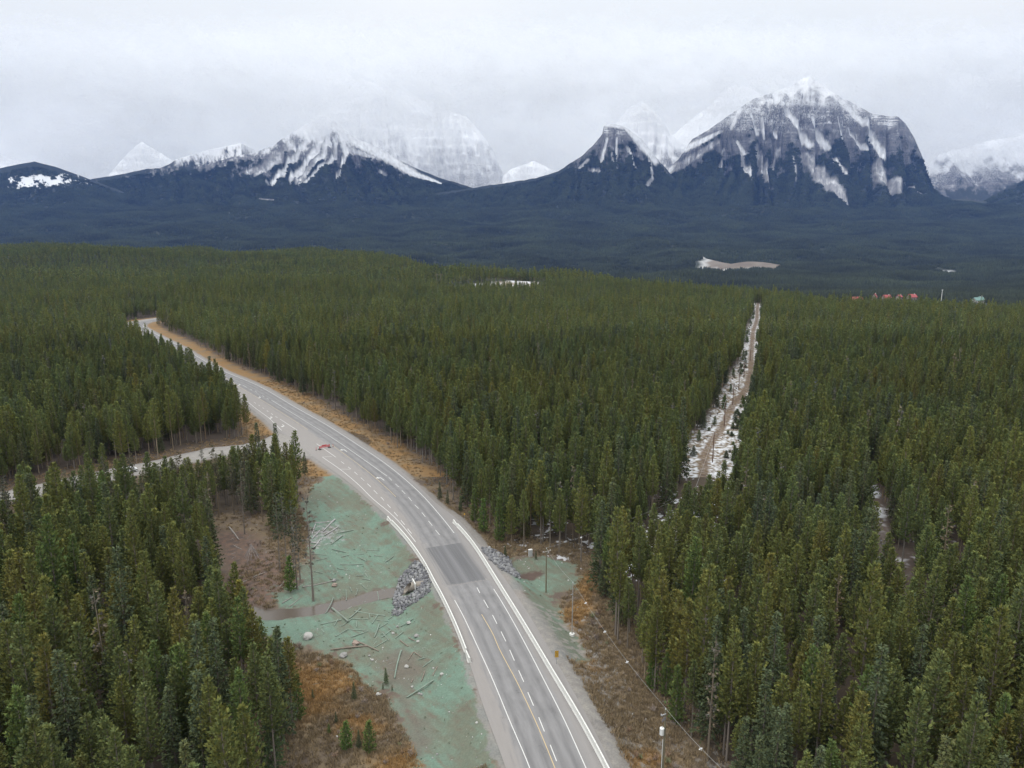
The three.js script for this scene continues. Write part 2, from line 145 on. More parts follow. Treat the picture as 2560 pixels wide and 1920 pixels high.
const FLARE = [[-60, 220], [-66, 224.5], [-74, 226.3], [-86, 225.2], [-100, 226.5], [-104, 233.5], [-94, 237], [-88, 242], [-86, 252], [-76, 248], [-66, 236]];
const CREEK_L = smooth([[-20.5, 139], [-27, 138.5], [-34, 133.8], [-42, 130], [-50, 128.8], [-62, 133]], 2), CREEK_R = smooth([[-5, 146.5], [0, 146.8], [6, 147.5], [14, 151], [26, 158]], 2);
const paveNear = fieldOf((x, D) => Math.min(polyDist0(PAVE, x, D), segDist(SIDEC, x, D) - 4.6, polyDist0(FLARE, x, D)), [-100, 30, 60, 260], 0.7, 12), paveFar = fieldOf((x, D) => Math.min(polyDist0(PAVE, x, D), segDist(SIDEC, x, D) - 4.6), [-340, 20, 72, 700], 2.5, 60);
const paveDist = (x, D) => x > -108 && x < 38 && D > 52 && D < 268 ? paveNear(x, D) : paveFar(x, D);

// terrain: a wooded bench that breaks off into a valley, then slopes rising to the mountains
const EDGE_T = [-0.9, -0.75, -0.35, -0.1, 0.03, 0.27, 0.53, 0.73, 0.9], EDGE_D = [2550, 2450, 2200, 1400, 1080, 850, 670, 590, 560];
const FAR_D = [600, 1500, 2500, 3400, 4300, 5500, 6500, 7500, 9000, 12000, 20000], FAR_Y = [-60, -76, -92, -88, -48, 62, 205, 380, 520, 600, 700];
function benchEdge(x, D) { return table(EDGE_T, EDGE_D, x / Math.max(D, 1)); }
function groundHigh(x, D) {
  const e = benchEdge(x, D) * (1 + 0.12 * noise(x / 260 + 3, D / 900));
  const s = sst(e - 60, e + 520, D);
  const lift = sst(900, 2100, D) * 24 * (1 - sst(-0.2, 0.05, x / D)) + sst(350, 900, D) * 12 * noise(x / 330 + 1.3, D / 210) + sst(900, 1500, D) * 24 * noise(x / 420, D / 300 + 5);
  const far = table(FAR_D, FAR_Y, D) + sst(1500, 3600, D) * (60 * fbm(x / 900 + 4, D / 520) + 22 * noise(x / 380, D / 260)) * 1.5 + sst(5200, 8200, D) * 60 * fbm(x / 1100, D / 900 + 8);
  const town = 17 * Math.exp(-(((x - 890) / 190) ** 2) - (((D - 1570) / 110) ** 2));
  return lerp(lift, far, s) + town;
}
function groundAt(x, D) {
  let y = groundHigh(x, D);
  if (D > 760 || D < 40 || x > 240 || x < -380) { const k = sst(500, 760, D) || 1; if (D > 760) return y; }
  if (D < 800) {
    const d = paveDist(x, D), away = sst(4, 60, d);
    const basin = Math.exp(-(((x + 16) / 44) ** 2) - (((D - 132) / 46) ** 2)), front = 1 - sst(70, 170, D);
    const low = 0.5 + 2.3 * basin + 1.1 * front;
    let near = -Math.min(low, Math.max(0, d - 1.2) / 2.1) + sst(3, 14, d) * (0.35 * fbm(x / 7, D / 7) + 0.10 * fbm(x / 1.7, D / 1.7, 3)) + away * 1.6 * noise(x / 70 + 2, D / 60);
    if (d < 0.6) near = -0.06 - 0.3 * sst(0.2, -1.5, d) * 0.2;
    if (D < 220) {
      const c = Math.min(lineDist(CREEK_L, x, D), lineDist(CREEK_R, x, D));
      if (d > 0.5) near -= 0.75 * Math.exp(-((c / 2.6) ** 2)) * sst(1.5, 7, d);
    }
    y = lerp(near, y + near * 0.4, sst(260, 640, D) * sst(20, 90, d));
  }
  return y;
}

// ---------- ground sheets: a fine one round the site, a middle one, and the far land ----------
const gridX = [], gridD = [];
{ for (let x = -84; x <= 66.01; x += 0.75) gridX.push(+x.toFixed(3)); let s = 0.9; for (let x = 66; x < 16000;) { s = Math.min(s * 1.034, 130); x += s; gridX.push(x); } s = 0.9; for (let x = -84; x > -16000;) { s = Math.min(s * 1.034, 130); x -= s; gridX.unshift(x); }
  for (let d = 50; d <= 206.01; d += 0.75) gridD.push(+d.toFixed(3)); s = 0.9; for (let d = gridD[gridD.length - 1]; d < 15000;) { s = Math.min(s * 1.017, 140); d += s; gridD.push(d); }
  s = 1; for (let d = 50; d > -600;) { s *= 1.1; d -= s; gridD.unshift(d); } }
const NX = [gridX.indexOf(-84), gridX.findIndex((v) => v >= 65.99)], ND = [gridD.indexOf(50), gridD.findIndex((v) => v >= 205.99)];
const MX = [gridX.findIndex((v) => v > -440), gridX.findIndex((v) => v > 420)], MD = [ND[0], gridD.findIndex((v) => v > 900)];
const HT = new Float32Array(gridX.length * gridD.length);
for (let j = 0; j < gridD.length; j++) for (let i = 0; i < gridX.length; i++) HT[j * gridX.length + i] = groundAt(gridX[i], gridD[j]);
const finder = (arr) => (v) => { let a = 0, b = arr.length - 2; while (a < b) { const m = (a + b + 1) >> 1; if (arr[m] <= v) a = m; else b = m - 1; } return a; };
const fx_ = finder(gridX), fd_ = finder(gridD);
function height(x, D) { const i = fx_(x), j = fd_(D), n = gridX.length, tx = clamp((x - gridX[i]) / (gridX[i + 1] - gridX[i])), td = clamp((D - gridD[j]) / (gridD[j + 1] - gridD[j])), a = HT[j * n + i], b = HT[j * n + i + 1], c = HT[(j + 1) * n + i], d = HT[(j + 1) * n + i + 1]; return lerp(lerp(a, b, tx), lerp(c, d, tx), td); }
function sheet(i0, i1, j0, j1, skip, color, uv) {
  const nx = i1 - i0 + 1, nd = j1 - j0 + 1, pos = new Float32Array(nx * nd * 3), col = color && new Float32Array(nx * nd * 3), u = new Float32Array(nx * nd * 2), idx = [];
  for (let j = 0; j < nd; j++) for (let i = 0; i < nx; i++) {
    const x = gridX[i0 + i], D = gridD[j0 + j], y = HT[(j0 + j) * gridX.length + i0 + i], k = j * nx + i;
    pos.set([x, y, -D], k * 3); if (col) col.set(color(x, D, y), k * 3); u.set(uv ? uv(x, D) : [x, D], k * 2);
    if (i < nx - 1 && j < nd - 1 && !(skip && skip(i0 + i, j0 + j))) { const a = k, b = k + 1, c = k + nx, d = k + nx + 1; idx.push(a, b, d, a, d, c); }
  }
  const g = new THREE.BufferGeometry(); g.setAttribute('position', new THREE.BufferAttribute(pos, 3)); g.setAttribute('uv', new THREE.BufferAttribute(u, 2)); if (col) g.setAttribute('color', new THREE.BufferAttribute(col, 3)); g.setIndex(idx); g.computeVertexNormals(); return g;
}
// what the ground is made of
const C_SEED = [0.11, 0.165, 0.128], C_SEED2 = [0.108, 0.118, 0.088], C_DRY = [0.15, 0.11, 0.066], C_ORANGE = [0.19, 0.108, 0.04], C_BARE = [0.082, 0.06, 0.05], C_GRAVEL = [0.155, 0.15, 0.15], C_DUST = [0.22, 0.2, 0.185], C_LITTER = [0.042, 0.031, 0.022], C_SNOW = [0.5, 0.51, 0.54], C_BRUSH = [0.088, 0.066, 0.053];
const BB = { GL: boxed(GREEN_L), GR: boxed(GREEN_R) };
const CUTPOLY = [...CUT_L, ...CUT_R.slice().reverse()];
const TRACK = smooth([[22, 148], [36, 160], [47, 178], [57, 203], [66, 232], [80, 262], [96, 300], [112, 333], [128, 375], [150, 440], [186, 545], [221, 640], [256, 742], [292, 845]], 6);
const sdist = (x, D) => Math.min(polyDist(CLEAR_L, x, D), polyDist(CLEAR_R, x, D));
function siteColor(x, D) {
  const n1 = fbm(x / 6, D / 6), n2 = fbm(x / 1.3 + 9, D / 1.3, 3), n3 = noise(x / 0.28, D / 0.28), n4 = fbm(x / 18 + 4, D / 18);
  const open = Math.min(polyDist(CLEAR_L, x, D), polyDist(CLEAR_R, x, D)), dp = paveDist(x, D);
  let c = mixc(C_DRY, C_BRUSH, clamp(0.45 + n1 * 1.4 + n2 * 0.8));
  c = mixc(c, C_BARE, clamp(n4 * 1.6 + n2 - 0.1) * 0.6);
  let o = 1e9; for (const p of ORANGE) o = Math.min(o, polyDist(p, x, D));
  c = mixc(c, C_ORANGE, (1 - sst(-2.5, 2.5, o + n1 * 6)) * clamp(0.85 + n2 * 1.2));
  c = mixc(c, C_LITTER, sst(0, 6, open + n1 * 4) * 0.85);
  const mud = polyDist(MUD, x, D); c = mixc(c, mixc(C_BARE, [0.12, 0.075, 0.055], clamp(0.5 + n2 * 1.5)), 1 - sst(-2, 2.5, mud + n1 * 5));
  // hydroseeded ground: dyed mulch in uneven passes over bare soil
  const gl = polyDist(GREEN_L, x, D), gr = polyDist(GREEN_R, x, D), gs = Math.min(gl, gr) + n1 * 5 + n2 * 2.6 + n3 * 0.5;
  const pass = clamp(0.5 + 0.12 * sst(115, 135, D) - 0.3 * (1 - sst(2, 9, dp + n1 * 4)) - 0.16 * (1 - sst(108, 126, D)) + n4 * 2.2 + fbm(x / 3.1 + 2, D / 3.1 + 7) * 0.9 + n2 * 0.45);
  const rill = fbm((x * 0.8 + D * 0.6) / 1.1, (D * 0.8 - x * 0.6) / 6.5, 4); let seed = mixc(C_SEED2, C_SEED, clamp(pass - rill * 0.5)); seed = mixc(seed, [0.1, 0.085, 0.065], clamp(n2 * 1.6 + n1 * 1.1 + rill * 1.4 - 0.2) * 0.85); seed = mixc(seed, [0.15, 0.2, 0.165], clamp(-n2 * 1.6 - 0.3) * 0.7);
  c = mixc(c, seed, 1 - sst(-0.8, 0.9, gs));
  const md = polyDist(MUD_L, x, D); c = mixc(c, [0.105, 0.085, 0.07], (1 - sst(-1, 3, md + n1 * 4)) * 0.75);
  const mr = polyDist(MUD_R, x, D); c = mixc(c, [0.075, 0.05, 0.04], 1 - sst(-0.6, 0.8, mr + n2));
  const cl = lineDist(CREEK_L, x, D); c = mixc(c, [0.11, 0.085, 0.07], (1 - sst(1.3, 2.9, cl + n2 * 1.2)) * 0.9);
  // gravel shoulders
  const right = x > -16 - (D - 165) * 0.0 && polyDist(CLEAR_R, x, D) < 6;
  const gw = right ? lerp(4.2, 3.0, sst(100, 150, D)) : lerp(1.2, 1.8, sst(100, 140, D));
  c = mixc(c, mixc(C_GRAVEL, C_DUST, clamp(0.5 + n1)), (1 - sst(gw * 0.45, gw, dp + n1 * 1.6 + n2 * 0.8)) * (right ? 0.85 : 0.8));
  if (right && D < 130 && x > 2) c = mixc(c, mixc(C_GRAVEL, [0.2, 0.185, 0.165], clamp(0.5 + n2)), sst(0.0, 0.3, n2 * 0.8 + n1 * 0.5 + 0.28 - dp * 0.026) * 0.8);
  // patches of snow under the trees behind the pole and at the edge of the wood
  if (D > 140 && x > -2) c = mixc(c, C_SNOW, sst(0.14, 0.3, n1 * 0.7 + n2 * 0.8 - 0.05 - 0.25 * sst(4, -6, open)) * (x > 20 ? 1 : 0.7));
  const pile = ((x + 46.5) / 4.6) ** 2 + ((D - 164.5) / 6) ** 2; if (pile < 2) c = mixc(c, [0.22, 0.215, 0.22], sst(0.0, 0.35, n2 * 0.9 + n3 * 0.25 + 0.2 - pile * 0.22) * 0.8);
  const k = 1 + n3 * 0.16 + n2 * 0.22; return [c[0] * k, c[1] * k, c[2] * k];
}
const TN = 2048, N0 = -84, NW = 150, D0 = 50, DW = 156;
const siteMap = tex(TN, TN, (i, j) => siteColor(N0 + (i + 0.5) / TN * NW, D0 + (j + 0.5) / TN * DW));
const bumpA = tex(512, 512, (i, j) => { const v = 0.5 + 0.5 * fbm(i / 9, j / 9, 5) + 0.18 * noise(i / 2.2, j / 2.2); return [v, v, v]; }, false, true);
const siteMat = new THREE.MeshStandardMaterial({ map: siteMap, roughness: 1, side: THREE.DoubleSide });
struct('ground', sheet(NX[0], NX[1], ND[0], ND[1], null, null, (x, D) => [(x - N0) / NW, (D - D0) / DW]), siteMat);
function midColor(x, D) {
  const n1 = fbm(x / 9, D / 9), n2 = fbm(x / 2.2 + 9, D / 2.2, 3), dp = paveDist(x, D), n3 = noise(x / 0.9, D / 0.9);
  let c = mixc(C_LITTER, C_BARE, clamp(0.3 + n1));
  c = mixc(c, C_SNOW, sst(0.25, 0.42, n1 * 0.8 + n2 * 0.5) * sst(20, 80, dp) * 0.6);
  const verge = dp < 16 ? (1 - sst(7, 15, dp + n1 * 6)) * (lineDist(SIDEC, x, D) < 18 ? 0.12 : 1) : 0;
  c = mixc(c, mixc(C_ORANGE, C_DRY, clamp(0.35 + n1 * 1.5 + n2)), verge);
  c = mixc(c, mixc(C_GRAVEL, C_DUST, 0.5), 1 - sst(0.8, 2.6, dp + n2));
  if (x > 0) {
    const cu = polyDist(CUTPOLY, x, D) + n1 * 3;
    if (cu < 5) {
      const snow = sst(-0.2, 0.2, n1 * 0.4 + n2 * 0.7 + n3 * 0.4 - 0.12 * sst(500, 360, D) * sst(230, 330, D) + 0.05);
      let q = mixc(mixc(C_DRY, C_BARE, clamp(0.4 + n2)), C_SNOW, snow);
      const tr = lineDist(TRACK, x, D) + n2 * 1.2; q = mixc(q, mixc([0.135, 0.088, 0.05], C_BARE, clamp(0.3 + n2 * 1.4)), (1 - sst(1.1, 2.3, tr)) * clamp(0.85 + n2));
      c = mixc(c, q, 1 - sst(-1, 3, cu));
    }
    const cl = lineDist(CUTC, x, D); if (cl < 7) c = mixc(c, mixc(C_BARE, C_SNOW, sst(0.0, 0.25, n1 + n2 * 0.6 + 0.1) * sst(158, 178, D)), 1 - sst(1.2, 2.8, cl + n2 * 2));
  }
  const k = 1 + n3 * 0.12 + n2 * 0.2; return [c[0] * k, c[1] * k, c[2] * k];
}
{ const x0 = gridX[MX[0]], xw = gridX[MX[1]] - x0, d0 = gridD[MD[0]], dw = gridD[MD[1]] - d0;
  const m = new THREE.MeshStandardMaterial({ map: tex(2048, 2048, (i, j) => midColor(x0 + (i + 0.5) / 2048 * xw, d0 + (j + 0.5) / 2048 * dw)), roughness: 1, side: THREE.DoubleSide });
  struct('ground', sheet(MX[0], MX[1], MD[0], MD[1], (i, j) => i >= NX[0] && i < NX[1] && j >= ND[0] && j < ND[1], null, (x, D) => [(x - x0) / xw, (D - d0) / dw]), m);
}
const CLEARCUT = [[930, 3560], [1000, 3470], [1120, 3400], [1230, 3360], [1290, 3420], [1350, 3600], [1520, 4040], [1380, 4075], [1180, 4080], [1080, 3980], [990, 3800]];
const FARROAD = smooth([[950, 4350], [1040, 4300], [1095, 4180], [1080, 4000], [985, 3740], [955, 3600], [1005, 3460], [1130, 3385], [1240, 3345]], 40);
const SNOWFIELD = [[-96, 1010], [-20, 985], [45, 1010], [52, 1075], [20, 1120], [-25, 1085], [-95, 1050]];
const FARSNOW = [[-560, 4450, 26, 60], [-640, 4400, 40, 30], [-760, 4340, 16, 60], [-870, 4000, 18, 40], [-500, 4480, 40, 22], [1860, 5050, 40, 16], [1930, 5060, 26, 14], [2040, 3350, 40, 30]];
function farBare(x, D) { // 0 wooded .. 1 open, and the open ground's colour
  if (D > 3200 && D < 4400 && x > 850 && x < 1900) { const d = polyDist(CLEARCUT, x, D); if (lineDist(FARROAD, x, D) < 16) return [1, [0.33, 0.325, 0.32]]; if (d < 0) return [1, mixc([0.1, 0.078, 0.062], [0.15, 0.125, 0.1], clamp(0.5 + fbm(x / 90, D / 40) * 1.8))]; }
  if (D > 950 && D < 1150 && x > -120 && x < 70 && polyDist(SNOWFIELD, x, D) < 0) return [1, mixc(C_SNOW, C_DRY, clamp(0.45 + fbm(x / 16, D / 16) * 2.2))];
  for (const [a, b, p, q] of FARSNOW) if (((x - a) / p) ** 2 + ((D - b) / q) ** 2 < 1) return [1, [0.6, 0.61, 0.64]];
  return [0, null];
}
function farColor(x, D) { const [o, c] = farBare(x, D); if (o) return c; const n = fbm(x / 160, D / 120); return mixc([0.02, 0.026, 0.018], [0.026, 0.03, 0.02], clamp(0.5 + n)); }  // wooded land: the canopy's self-shadow is put into this dark colour
struct('hillside', sheet(0, gridX.length - 1, 0, gridD.length - 1, (i, j) => i >= MX[0] && i < MX[1] && j >= MD[0] && j < MD[1], farColor), new THREE.MeshStandardMaterial({ vertexColors: true, roughness: 1, side: THREE.DoubleSide }));
console.log('ground', gridX.length, gridD.length);
// ---------- mountains ----------
const ROCK = [0.185, 0.18, 0.185], ROCKD = [0.07, 0.07, 0.076], TALUS = [0.25, 0.245, 0.25], SNOW = [0.74, 0.745, 0.76], WOOD = [0.016, 0.021, 0.018];
const mountainMat = new THREE.MeshStandardMaterial({ vertexColors: true, roughness: 1, side: THREE.DoubleSide });
const slopeWood = [];     // spots on the mountain sides where groups of trees stand
// crest: [x/D, rise/D, D] points of the skyline; the face comes down from it to the foot
function massif(name, crest, o) {
  const n = o.n, m = o.m, nb = 10, cx = [], rows = m + nb + 1, r = rngOf(o.seed || 5);
  const pts = crest.map(([a, e, D]) => new THREE.Vector3(a * D, EYE + e * D, D)); let len = [0]; for (let i = 1; i < pts.length; i++) len.push(len[i - 1] + Math.hypot(pts[i].x - pts[i - 1].x, pts[i].z - pts[i - 1].z));
  const L = len[len.length - 1], mid = o.mid ?? crest.reduce((a, c) => a + c[0], 0) / crest.length;
  const pos = new Float32Array((n + 1) * rows * 3), col = new Float32Array((n + 1) * rows * 3), aux = new Float32Array((n + 1) * rows * 4), idx = [];
  let top = -1e9; for (const p of pts) top = Math.max(top, p.y);
  for (let i = 0; i <= n; i++) {
    const s = L * i / n; let k = 1; while (k < len.length - 1 && len[k] < s) k++;
    const t = (s - len[k - 1]) / (len[k] - len[k - 1]), c = new THREE.Vector3().lerpVectors(pts[k - 1], pts[k], t); c.y += (o.jag ?? 14) * fbm(s / 120 + o.seed, 2.2, 4);
    const bx0 = (mid + (c.x / c.z - mid) * (o.spread ?? 1.1)) * o.foot, bD = o.foot + (o.footWave ?? 250) * noise(s / 1400 + o.seed, 0.5), by = groundHigh(bx0, bD) - 20;
    const relief = Math.max(20, c.y - by);
    for (let j = 0; j < rows; j++) {
      const q = j * (n + 1) + i;
      if (j < nb) { const b = (nb - j) / nb; pos.set([c.x * (1 + 0.14 * b), c.y - relief * 0.75 * b * b - 12 * b, -(c.z + 1600 * b)], q * 3); aux.set([1, 1, 0, s], q * 4); continue; }
      const tt = Math.pow((j - nb) / m, 1.12), w = s + (o.lean ?? 0) * tt * relief + 70 * noise(s / 400 + 7, tt * 3 + o.seed) + 26 * noise(s / 90, tt * 9);
      const g1 = 1 - Math.abs(noise(w / (o.gully || 330) + o.seed, tt * 0.55)) * 2.0, g2 = 1 - Math.abs(noise(w / ((o.gully || 330) * 0.36) + 31, tt * 1.1)) * 2.0, g3 = noise(w / 42, tt * 11);
      const rib = clamp(0.5 + 0.62 * (0.62 * (1 - g1) + 0.38 * (1 - g2) - 0.42) * 1.7);     // 0 in a gully, 1 on a rib
      const env = sst(0, 0.14, tt) * (1 - sst(0.5, 1.0, tt));
      let y = by + relief * o.prof(tt, s / L) + (o.amp || 110) * clamp(relief / 900) * (rib - 0.55) * env + 10 * g3 * env;
      y += (o.strata || 0) * env * Math.sin(y / 26 + 2 * noise(s / 500, 3)) * (1 - sst(0.3, 0.5, tt));
      if (o.feats) { const xx = lerp(c.x, bx0, tt), f = featureAt(o.feats, xx, y, 0); y -= 30 * f[0] * env + 14 * f[1] * env; }
      const x = lerp(c.x, bx0, tt) + 10 * env * noise(w / 160 + 5, tt * 4), D = lerp(c.z, bD, tt) - (o.amp || 110) * 0.5 * clamp(relief / 900) * (rib - 0.5) * env;
      pos.set([x, y, -D], q * 3); aux.set([tt, rib, relief, s], q * 4);
    }
  }
  for (let j = 0; j < rows - 1; j++) for (let i = 0; i < n; i++) { const a = j * (n + 1) + i, b = a + 1, c = a + n + 1, d = c + 1; idx.push(a, c, d, a, d, b); }
  const g = new THREE.BufferGeometry(); g.setAttribute('position', new THREE.BufferAttribute(pos, 3)); g.setIndex(idx); g.computeVertexNormals();
  const rw = rngOf(900 + Math.floor(o.seed * 10)), dens = o.woods ?? 0;
  const N = g.attributes.normal;
  for (let q = 0; q < (n + 1) * rows; q++) { const y = pos[q * 3 + 1], c = o.color({ x: pos[q * 3], y, D: -pos[q * 3 + 2], t: aux[q * 4], rib: aux[q * 4 + 1], s: aux[q * 4 + 3], f: (y - 350) / (top - 350), flat: Math.abs(N.getY(q)) }); col.set(c, q * 3); if (dens && c[1] < 0.028 && aux[q * 4] > 0.05 && aux[q * 4] < 0.99 && rw() < dens) slopeWood.push([pos[q * 3], y, -pos[q * 3 + 2]]); }
  g.setAttribute('color', new THREE.BufferAttribute(col, 3));
  const o3 = struct(name, g, mountainMat); o3.userData.label = o.label; o3.userData.category = 'mountain'; return o3;
}
const fine = (x, y, k) => fbm(x / k, y / k, 4);
// how far inside the listed gullies (0) and scree tongues (1) a point of the face lies; places are metres across and up the face
function featureAt(feats, x, y, wob) { let a = 0, b = 0; for (const [k, P, W] of feats) for (let i = 1; i < P.length; i++) { const p = P[i - 1], q = P[i], dx = q[0] - p[0], dy = q[1] - p[1], t = clamp(((x - p[0]) * dx + (y - p[1]) * dy) / (dx * dx + dy * dy)), w = lerp(W[i - 1], W[i], t), d = Math.hypot(x - p[0] - dx * t, y - p[1] - dy * t) + wob * w; if (d < w * 1.7) { const v = 1 - sst(0.45, 1.35, d / w); if (k) b = Math.max(b, v); else a = Math.max(a, v); } } return [a, b]; }
function faceColor(o) { return (v) => {
  const n = fine(v.s + v.x * 0.2, v.y, 150), nf = fine(v.s, v.y * 0.55, 30), nv = fine(v.s * 1.0, v.y * 0.16, 14), ns = noise(v.s / 900 + 3, (v.y + 0.10 * v.x) / 15) * 0.6 + noise(v.s / 300, (v.y + 0.1 * v.x) / 7) * 0.4, tip = noise(v.s / 8, v.y / 26);
  const ft = o.feats ? featureAt(o.feats, v.x, v.y, 0.45 * nf + 0.45 * nv) : [0, 0];
  let c = mixc(ROCK, ROCKD, clamp(0.45 + ns * 0.9 + nf * 0.5 + nv * 0.6));
  const ledge = sst(0.06, 0.26, ns + nv * 0.25 + n * 0.4 - 0.22 * (1 - v.f)) * sst(o.ledgeFrom, o.ledgeFrom + 0.2, v.f + n * 0.2);
  const line = sst(0.2, 0.5, nv + nf * 0.5 + (0.5 - v.rib) * 0.5) * sst(o.gullyFrom, o.gullyFrom + 0.15, v.f + n * 0.25);
  let snow = sst(o.snowLine - 0.10, o.snowLine + 0.12, v.f + n * 0.34 + nf * 0.16 - 0.16 * (v.rib - 0.5)) * sst(0.18, 0.45, v.flat + nv * 0.3 + (v.f - o.snowLine) * 1.2);
  snow = Math.max(snow, ft[0] * (0.9 + nf * 0.6), ledge * 0.8, line * 0.6);
  const tal = clamp(ft[1] * (1 + nv * 0.9) + (o.auto || 0) * sst(0.5, 0.3, v.rib + nf * 0.25) * sst(0.3, 0.45, v.f + n * 0.16));
  let wood = 1 - sst(o.treeLine - 0.05, o.treeLine + 0.06, v.f + n * 0.26 - (v.rib - 0.5) * 0.2 + tip * 0.06 + nf * 0.10 + nv * 0.16);
  c = mixc(c, SNOW, clamp(snow)); c = mixc(c, mixc(TALUS, SNOW, clamp(0.12 + n * 1.2 + nf * 0.8 + 0.7 * (v.f - 0.35))), tal);
  wood = Math.max(0, wood - Math.max(tal, ft[0]) * 0.95); c = mixc(c, WOOD, wood);
  return c;
}; }
const cliffProfile = (tt) => tt < 0.1 ? 1 - tt * 1.2 : tt < 0.3 ? lerp(0.88, 0.47, Math.pow((tt - 0.1) / 0.2, 0.9)) : 0.47 * Math.pow(1 - (tt - 0.3) / 0.7, 1.7);
massif('mountain', [[0.2, 0.083, 8900], [0.2251, 0.107, 8950], [0.2423, 0.1326, 9050], [0.2636, 0.1443, 9150], [0.2842, 0.1591, 9250], [0.3037, 0.1722, 9350], [0.32, 0.1828, 9400], [0.3382, 0.1883, 9450], [0.3676, 0.1988, 9500], [0.3914, 0.2122, 9550], [0.4137, 0.1988, 9500], [0.43, 0.1883, 9450], [0.4528, 0.1782, 9350], [0.4819, 0.1636, 9250], [0.5159, 0.1606, 9100], [0.5264, 0.152, 9050], [0.5409, 0.1326, 9000], [0.5524, 0.112, 8950], [0.5614, 0.0907, 8900], [0.5718, 0.0666, 8850], [0.6007, 0.0529, 8700], [0.6302, 0.045, 8500]],
  { woods: 0.13, n: 620, m: 260, foot: 7000, seed: 3.3, spread: 1.12, mid: 0.39, gully: 330, amp: 170, strata: 7, jag: 16, prof: cliffProfile, label: 'broad dark cliffed mountain with snowy gullies and a cloud-veiled summit', feats: FEATS_MAIN, color: faceColor({ feats: FEATS_MAIN, snowLine: 0.82, gullyFrom: 0.5, ledgeFrom: 0.5, treeLine: 0.4 }) });
const slopeProfile = (tt) => 0.72 * Math.pow(1 - tt, 1.25) + 0.28 * Math.pow(1 - tt, 3);
massif('mountain', [[-0.19, 0.040, 8000], [-0.1556, 0.0545, 8200], [-0.08, 0.065, 8350], [0.0, 0.0766, 8500], [0.0315, 0.0813, 8550], [0.0629, 0.0907, 8600], [0.0939, 0.1105, 8650], [0.1087, 0.1239, 8680], [0.1212, 0.1387, 8700], [0.1226, 0.1489, 8700], [0.1332, 0.152, 8700], [0.1488, 0.1489, 8690], [0.1739, 0.1320, 8650], [0.1936, 0.1100, 8600], [0.2222, 0.080, 8500], [0.245, 0.058, 8300]],
  { woods: 0.2, n: 420, m: 190, foot: 6900, seed: 8.1, spread: 1.1, mid: 0.1, gully: 240, amp: 120, strata: 4, jag: 12, prof: slopeProfile, label: 'small craggy peak with snow chutes above a wooded ridge', feats: FEATS_SMALL, color: faceColor({ feats: FEATS_SMALL, snowLine: 1.1, gullyFrom: 0.62, ledgeFrom: 0.8, treeLine: 0.62 }) });
massif('mountain', [[-0.62, 0.068, 8600], [-0.5691, 0.0808, 8800], [-0.531, 0.0866, 8900], [-0.4928, 0.0939, 9000], [-0.4205, 0.097, 9000], [-0.3784, 0.1089, 9050], [-0.3467, 0.1151, 9100], [-0.3213, 0.1239, 9150], [-0.2955, 0.1403, 9200], [-0.2701, 0.1535, 9250], [-0.2477, 0.1616, 9250], [-0.2297, 0.1489, 9200], [-0.209, 0.1326, 9150], [-0.1782, 0.1208, 9100], [-0.1598, 0.1089, 9050], [-0.1289, 0.0939, 9000], [-0.0977, 0.0819, 8950], [-0.0604, 0.0714, 8900], [-0.02, 0.055, 8800]],
  { woods: 0.17, n: 520, m: 220, foot: 7000, seed: 5.7, spread: 1.08, mid: -0.25, gully: 300, amp: 130, strata: 3, jag: 10, lean: -0.5, prof: slopeProfile, label: 'snow-streaked pyramid mountain with wooded lower slopes', feats: FEATS_PYR, color: faceColor({ feats: FEATS_PYR, snowLine: 0.72, gullyFrom: 0.42, ledgeFrom: 0.6, treeLine: 0.5 }) });
massif('mountain', [[-0.50, 0.085, 9900], [-0.4652, 0.0991, 9900], [-0.4538, 0.1058, 9900], [-0.4095, 0.1182, 10900], [-0.3646, 0.1269, 10000], [-0.3448, 0.1182, 10900], [-0.31, 0.1, 9900]],
  { n: 160, m: 80, foot: 8600, seed: 2.2, spread: 1.1, gully: 260, amp: 70, prof: slopeProfile, label: 'rounded snowy shoulder behind the wooded ridge', color: faceColor({ snowLine: 0.8, gullyFrom: 0.6, ledgeFrom: 0.9, treeLine: 0.72 }) });
massif('mountain', [[-0.80, 0.088, 8500], [-0.74, 0.094, 8500], [-0.6934, 0.0945, 8500], [-0.6708, 0.0991, 8500], [-0.6448, 0.1032, 8500], [-0.6144, 0.0954, 8450], [-0.5697, 0.0790, 8400], [-0.52, 0.06, 8300]],
  { woods: 0.3, n: 200, m: 90, foot: 7000, seed: 6.4, spread: 1.1, gully: 500, amp: 50, prof: slopeProfile, jag: 5, label: 'low dark wooded hill with a snowy clearing at the photo left edge', color: (v) => { const n = fine(v.s, v.y, 90), k = ((v.x + 5250) / 330) ** 2 + ((v.y - 705) / 70) ** 2 + n * 2.4 + 2.6 * fine(v.s, v.y, 22); return k < 1 ? [0.6, 0.61, 0.63] : WOOD; } });
massif('mountain', [[-0.86, 0.118, 11500], [-0.78, 0.128, 11500], [-0.72, 0.122, 11500], [-0.68, 0.1075, 11500], [-0.62, 0.09, 11500]],
  { n: 120, m: 60, foot: 9500, seed: 9.4, gully: 330, amp: 90, prof: slopeProfile, label: 'snowy peak cut by the photo left edge', color: faceColor({ snowLine: 0.35, gullyFrom: 0.2, ledgeFrom: 0.4, talusFrom: 0.5, treeLine: 0.1 }) });
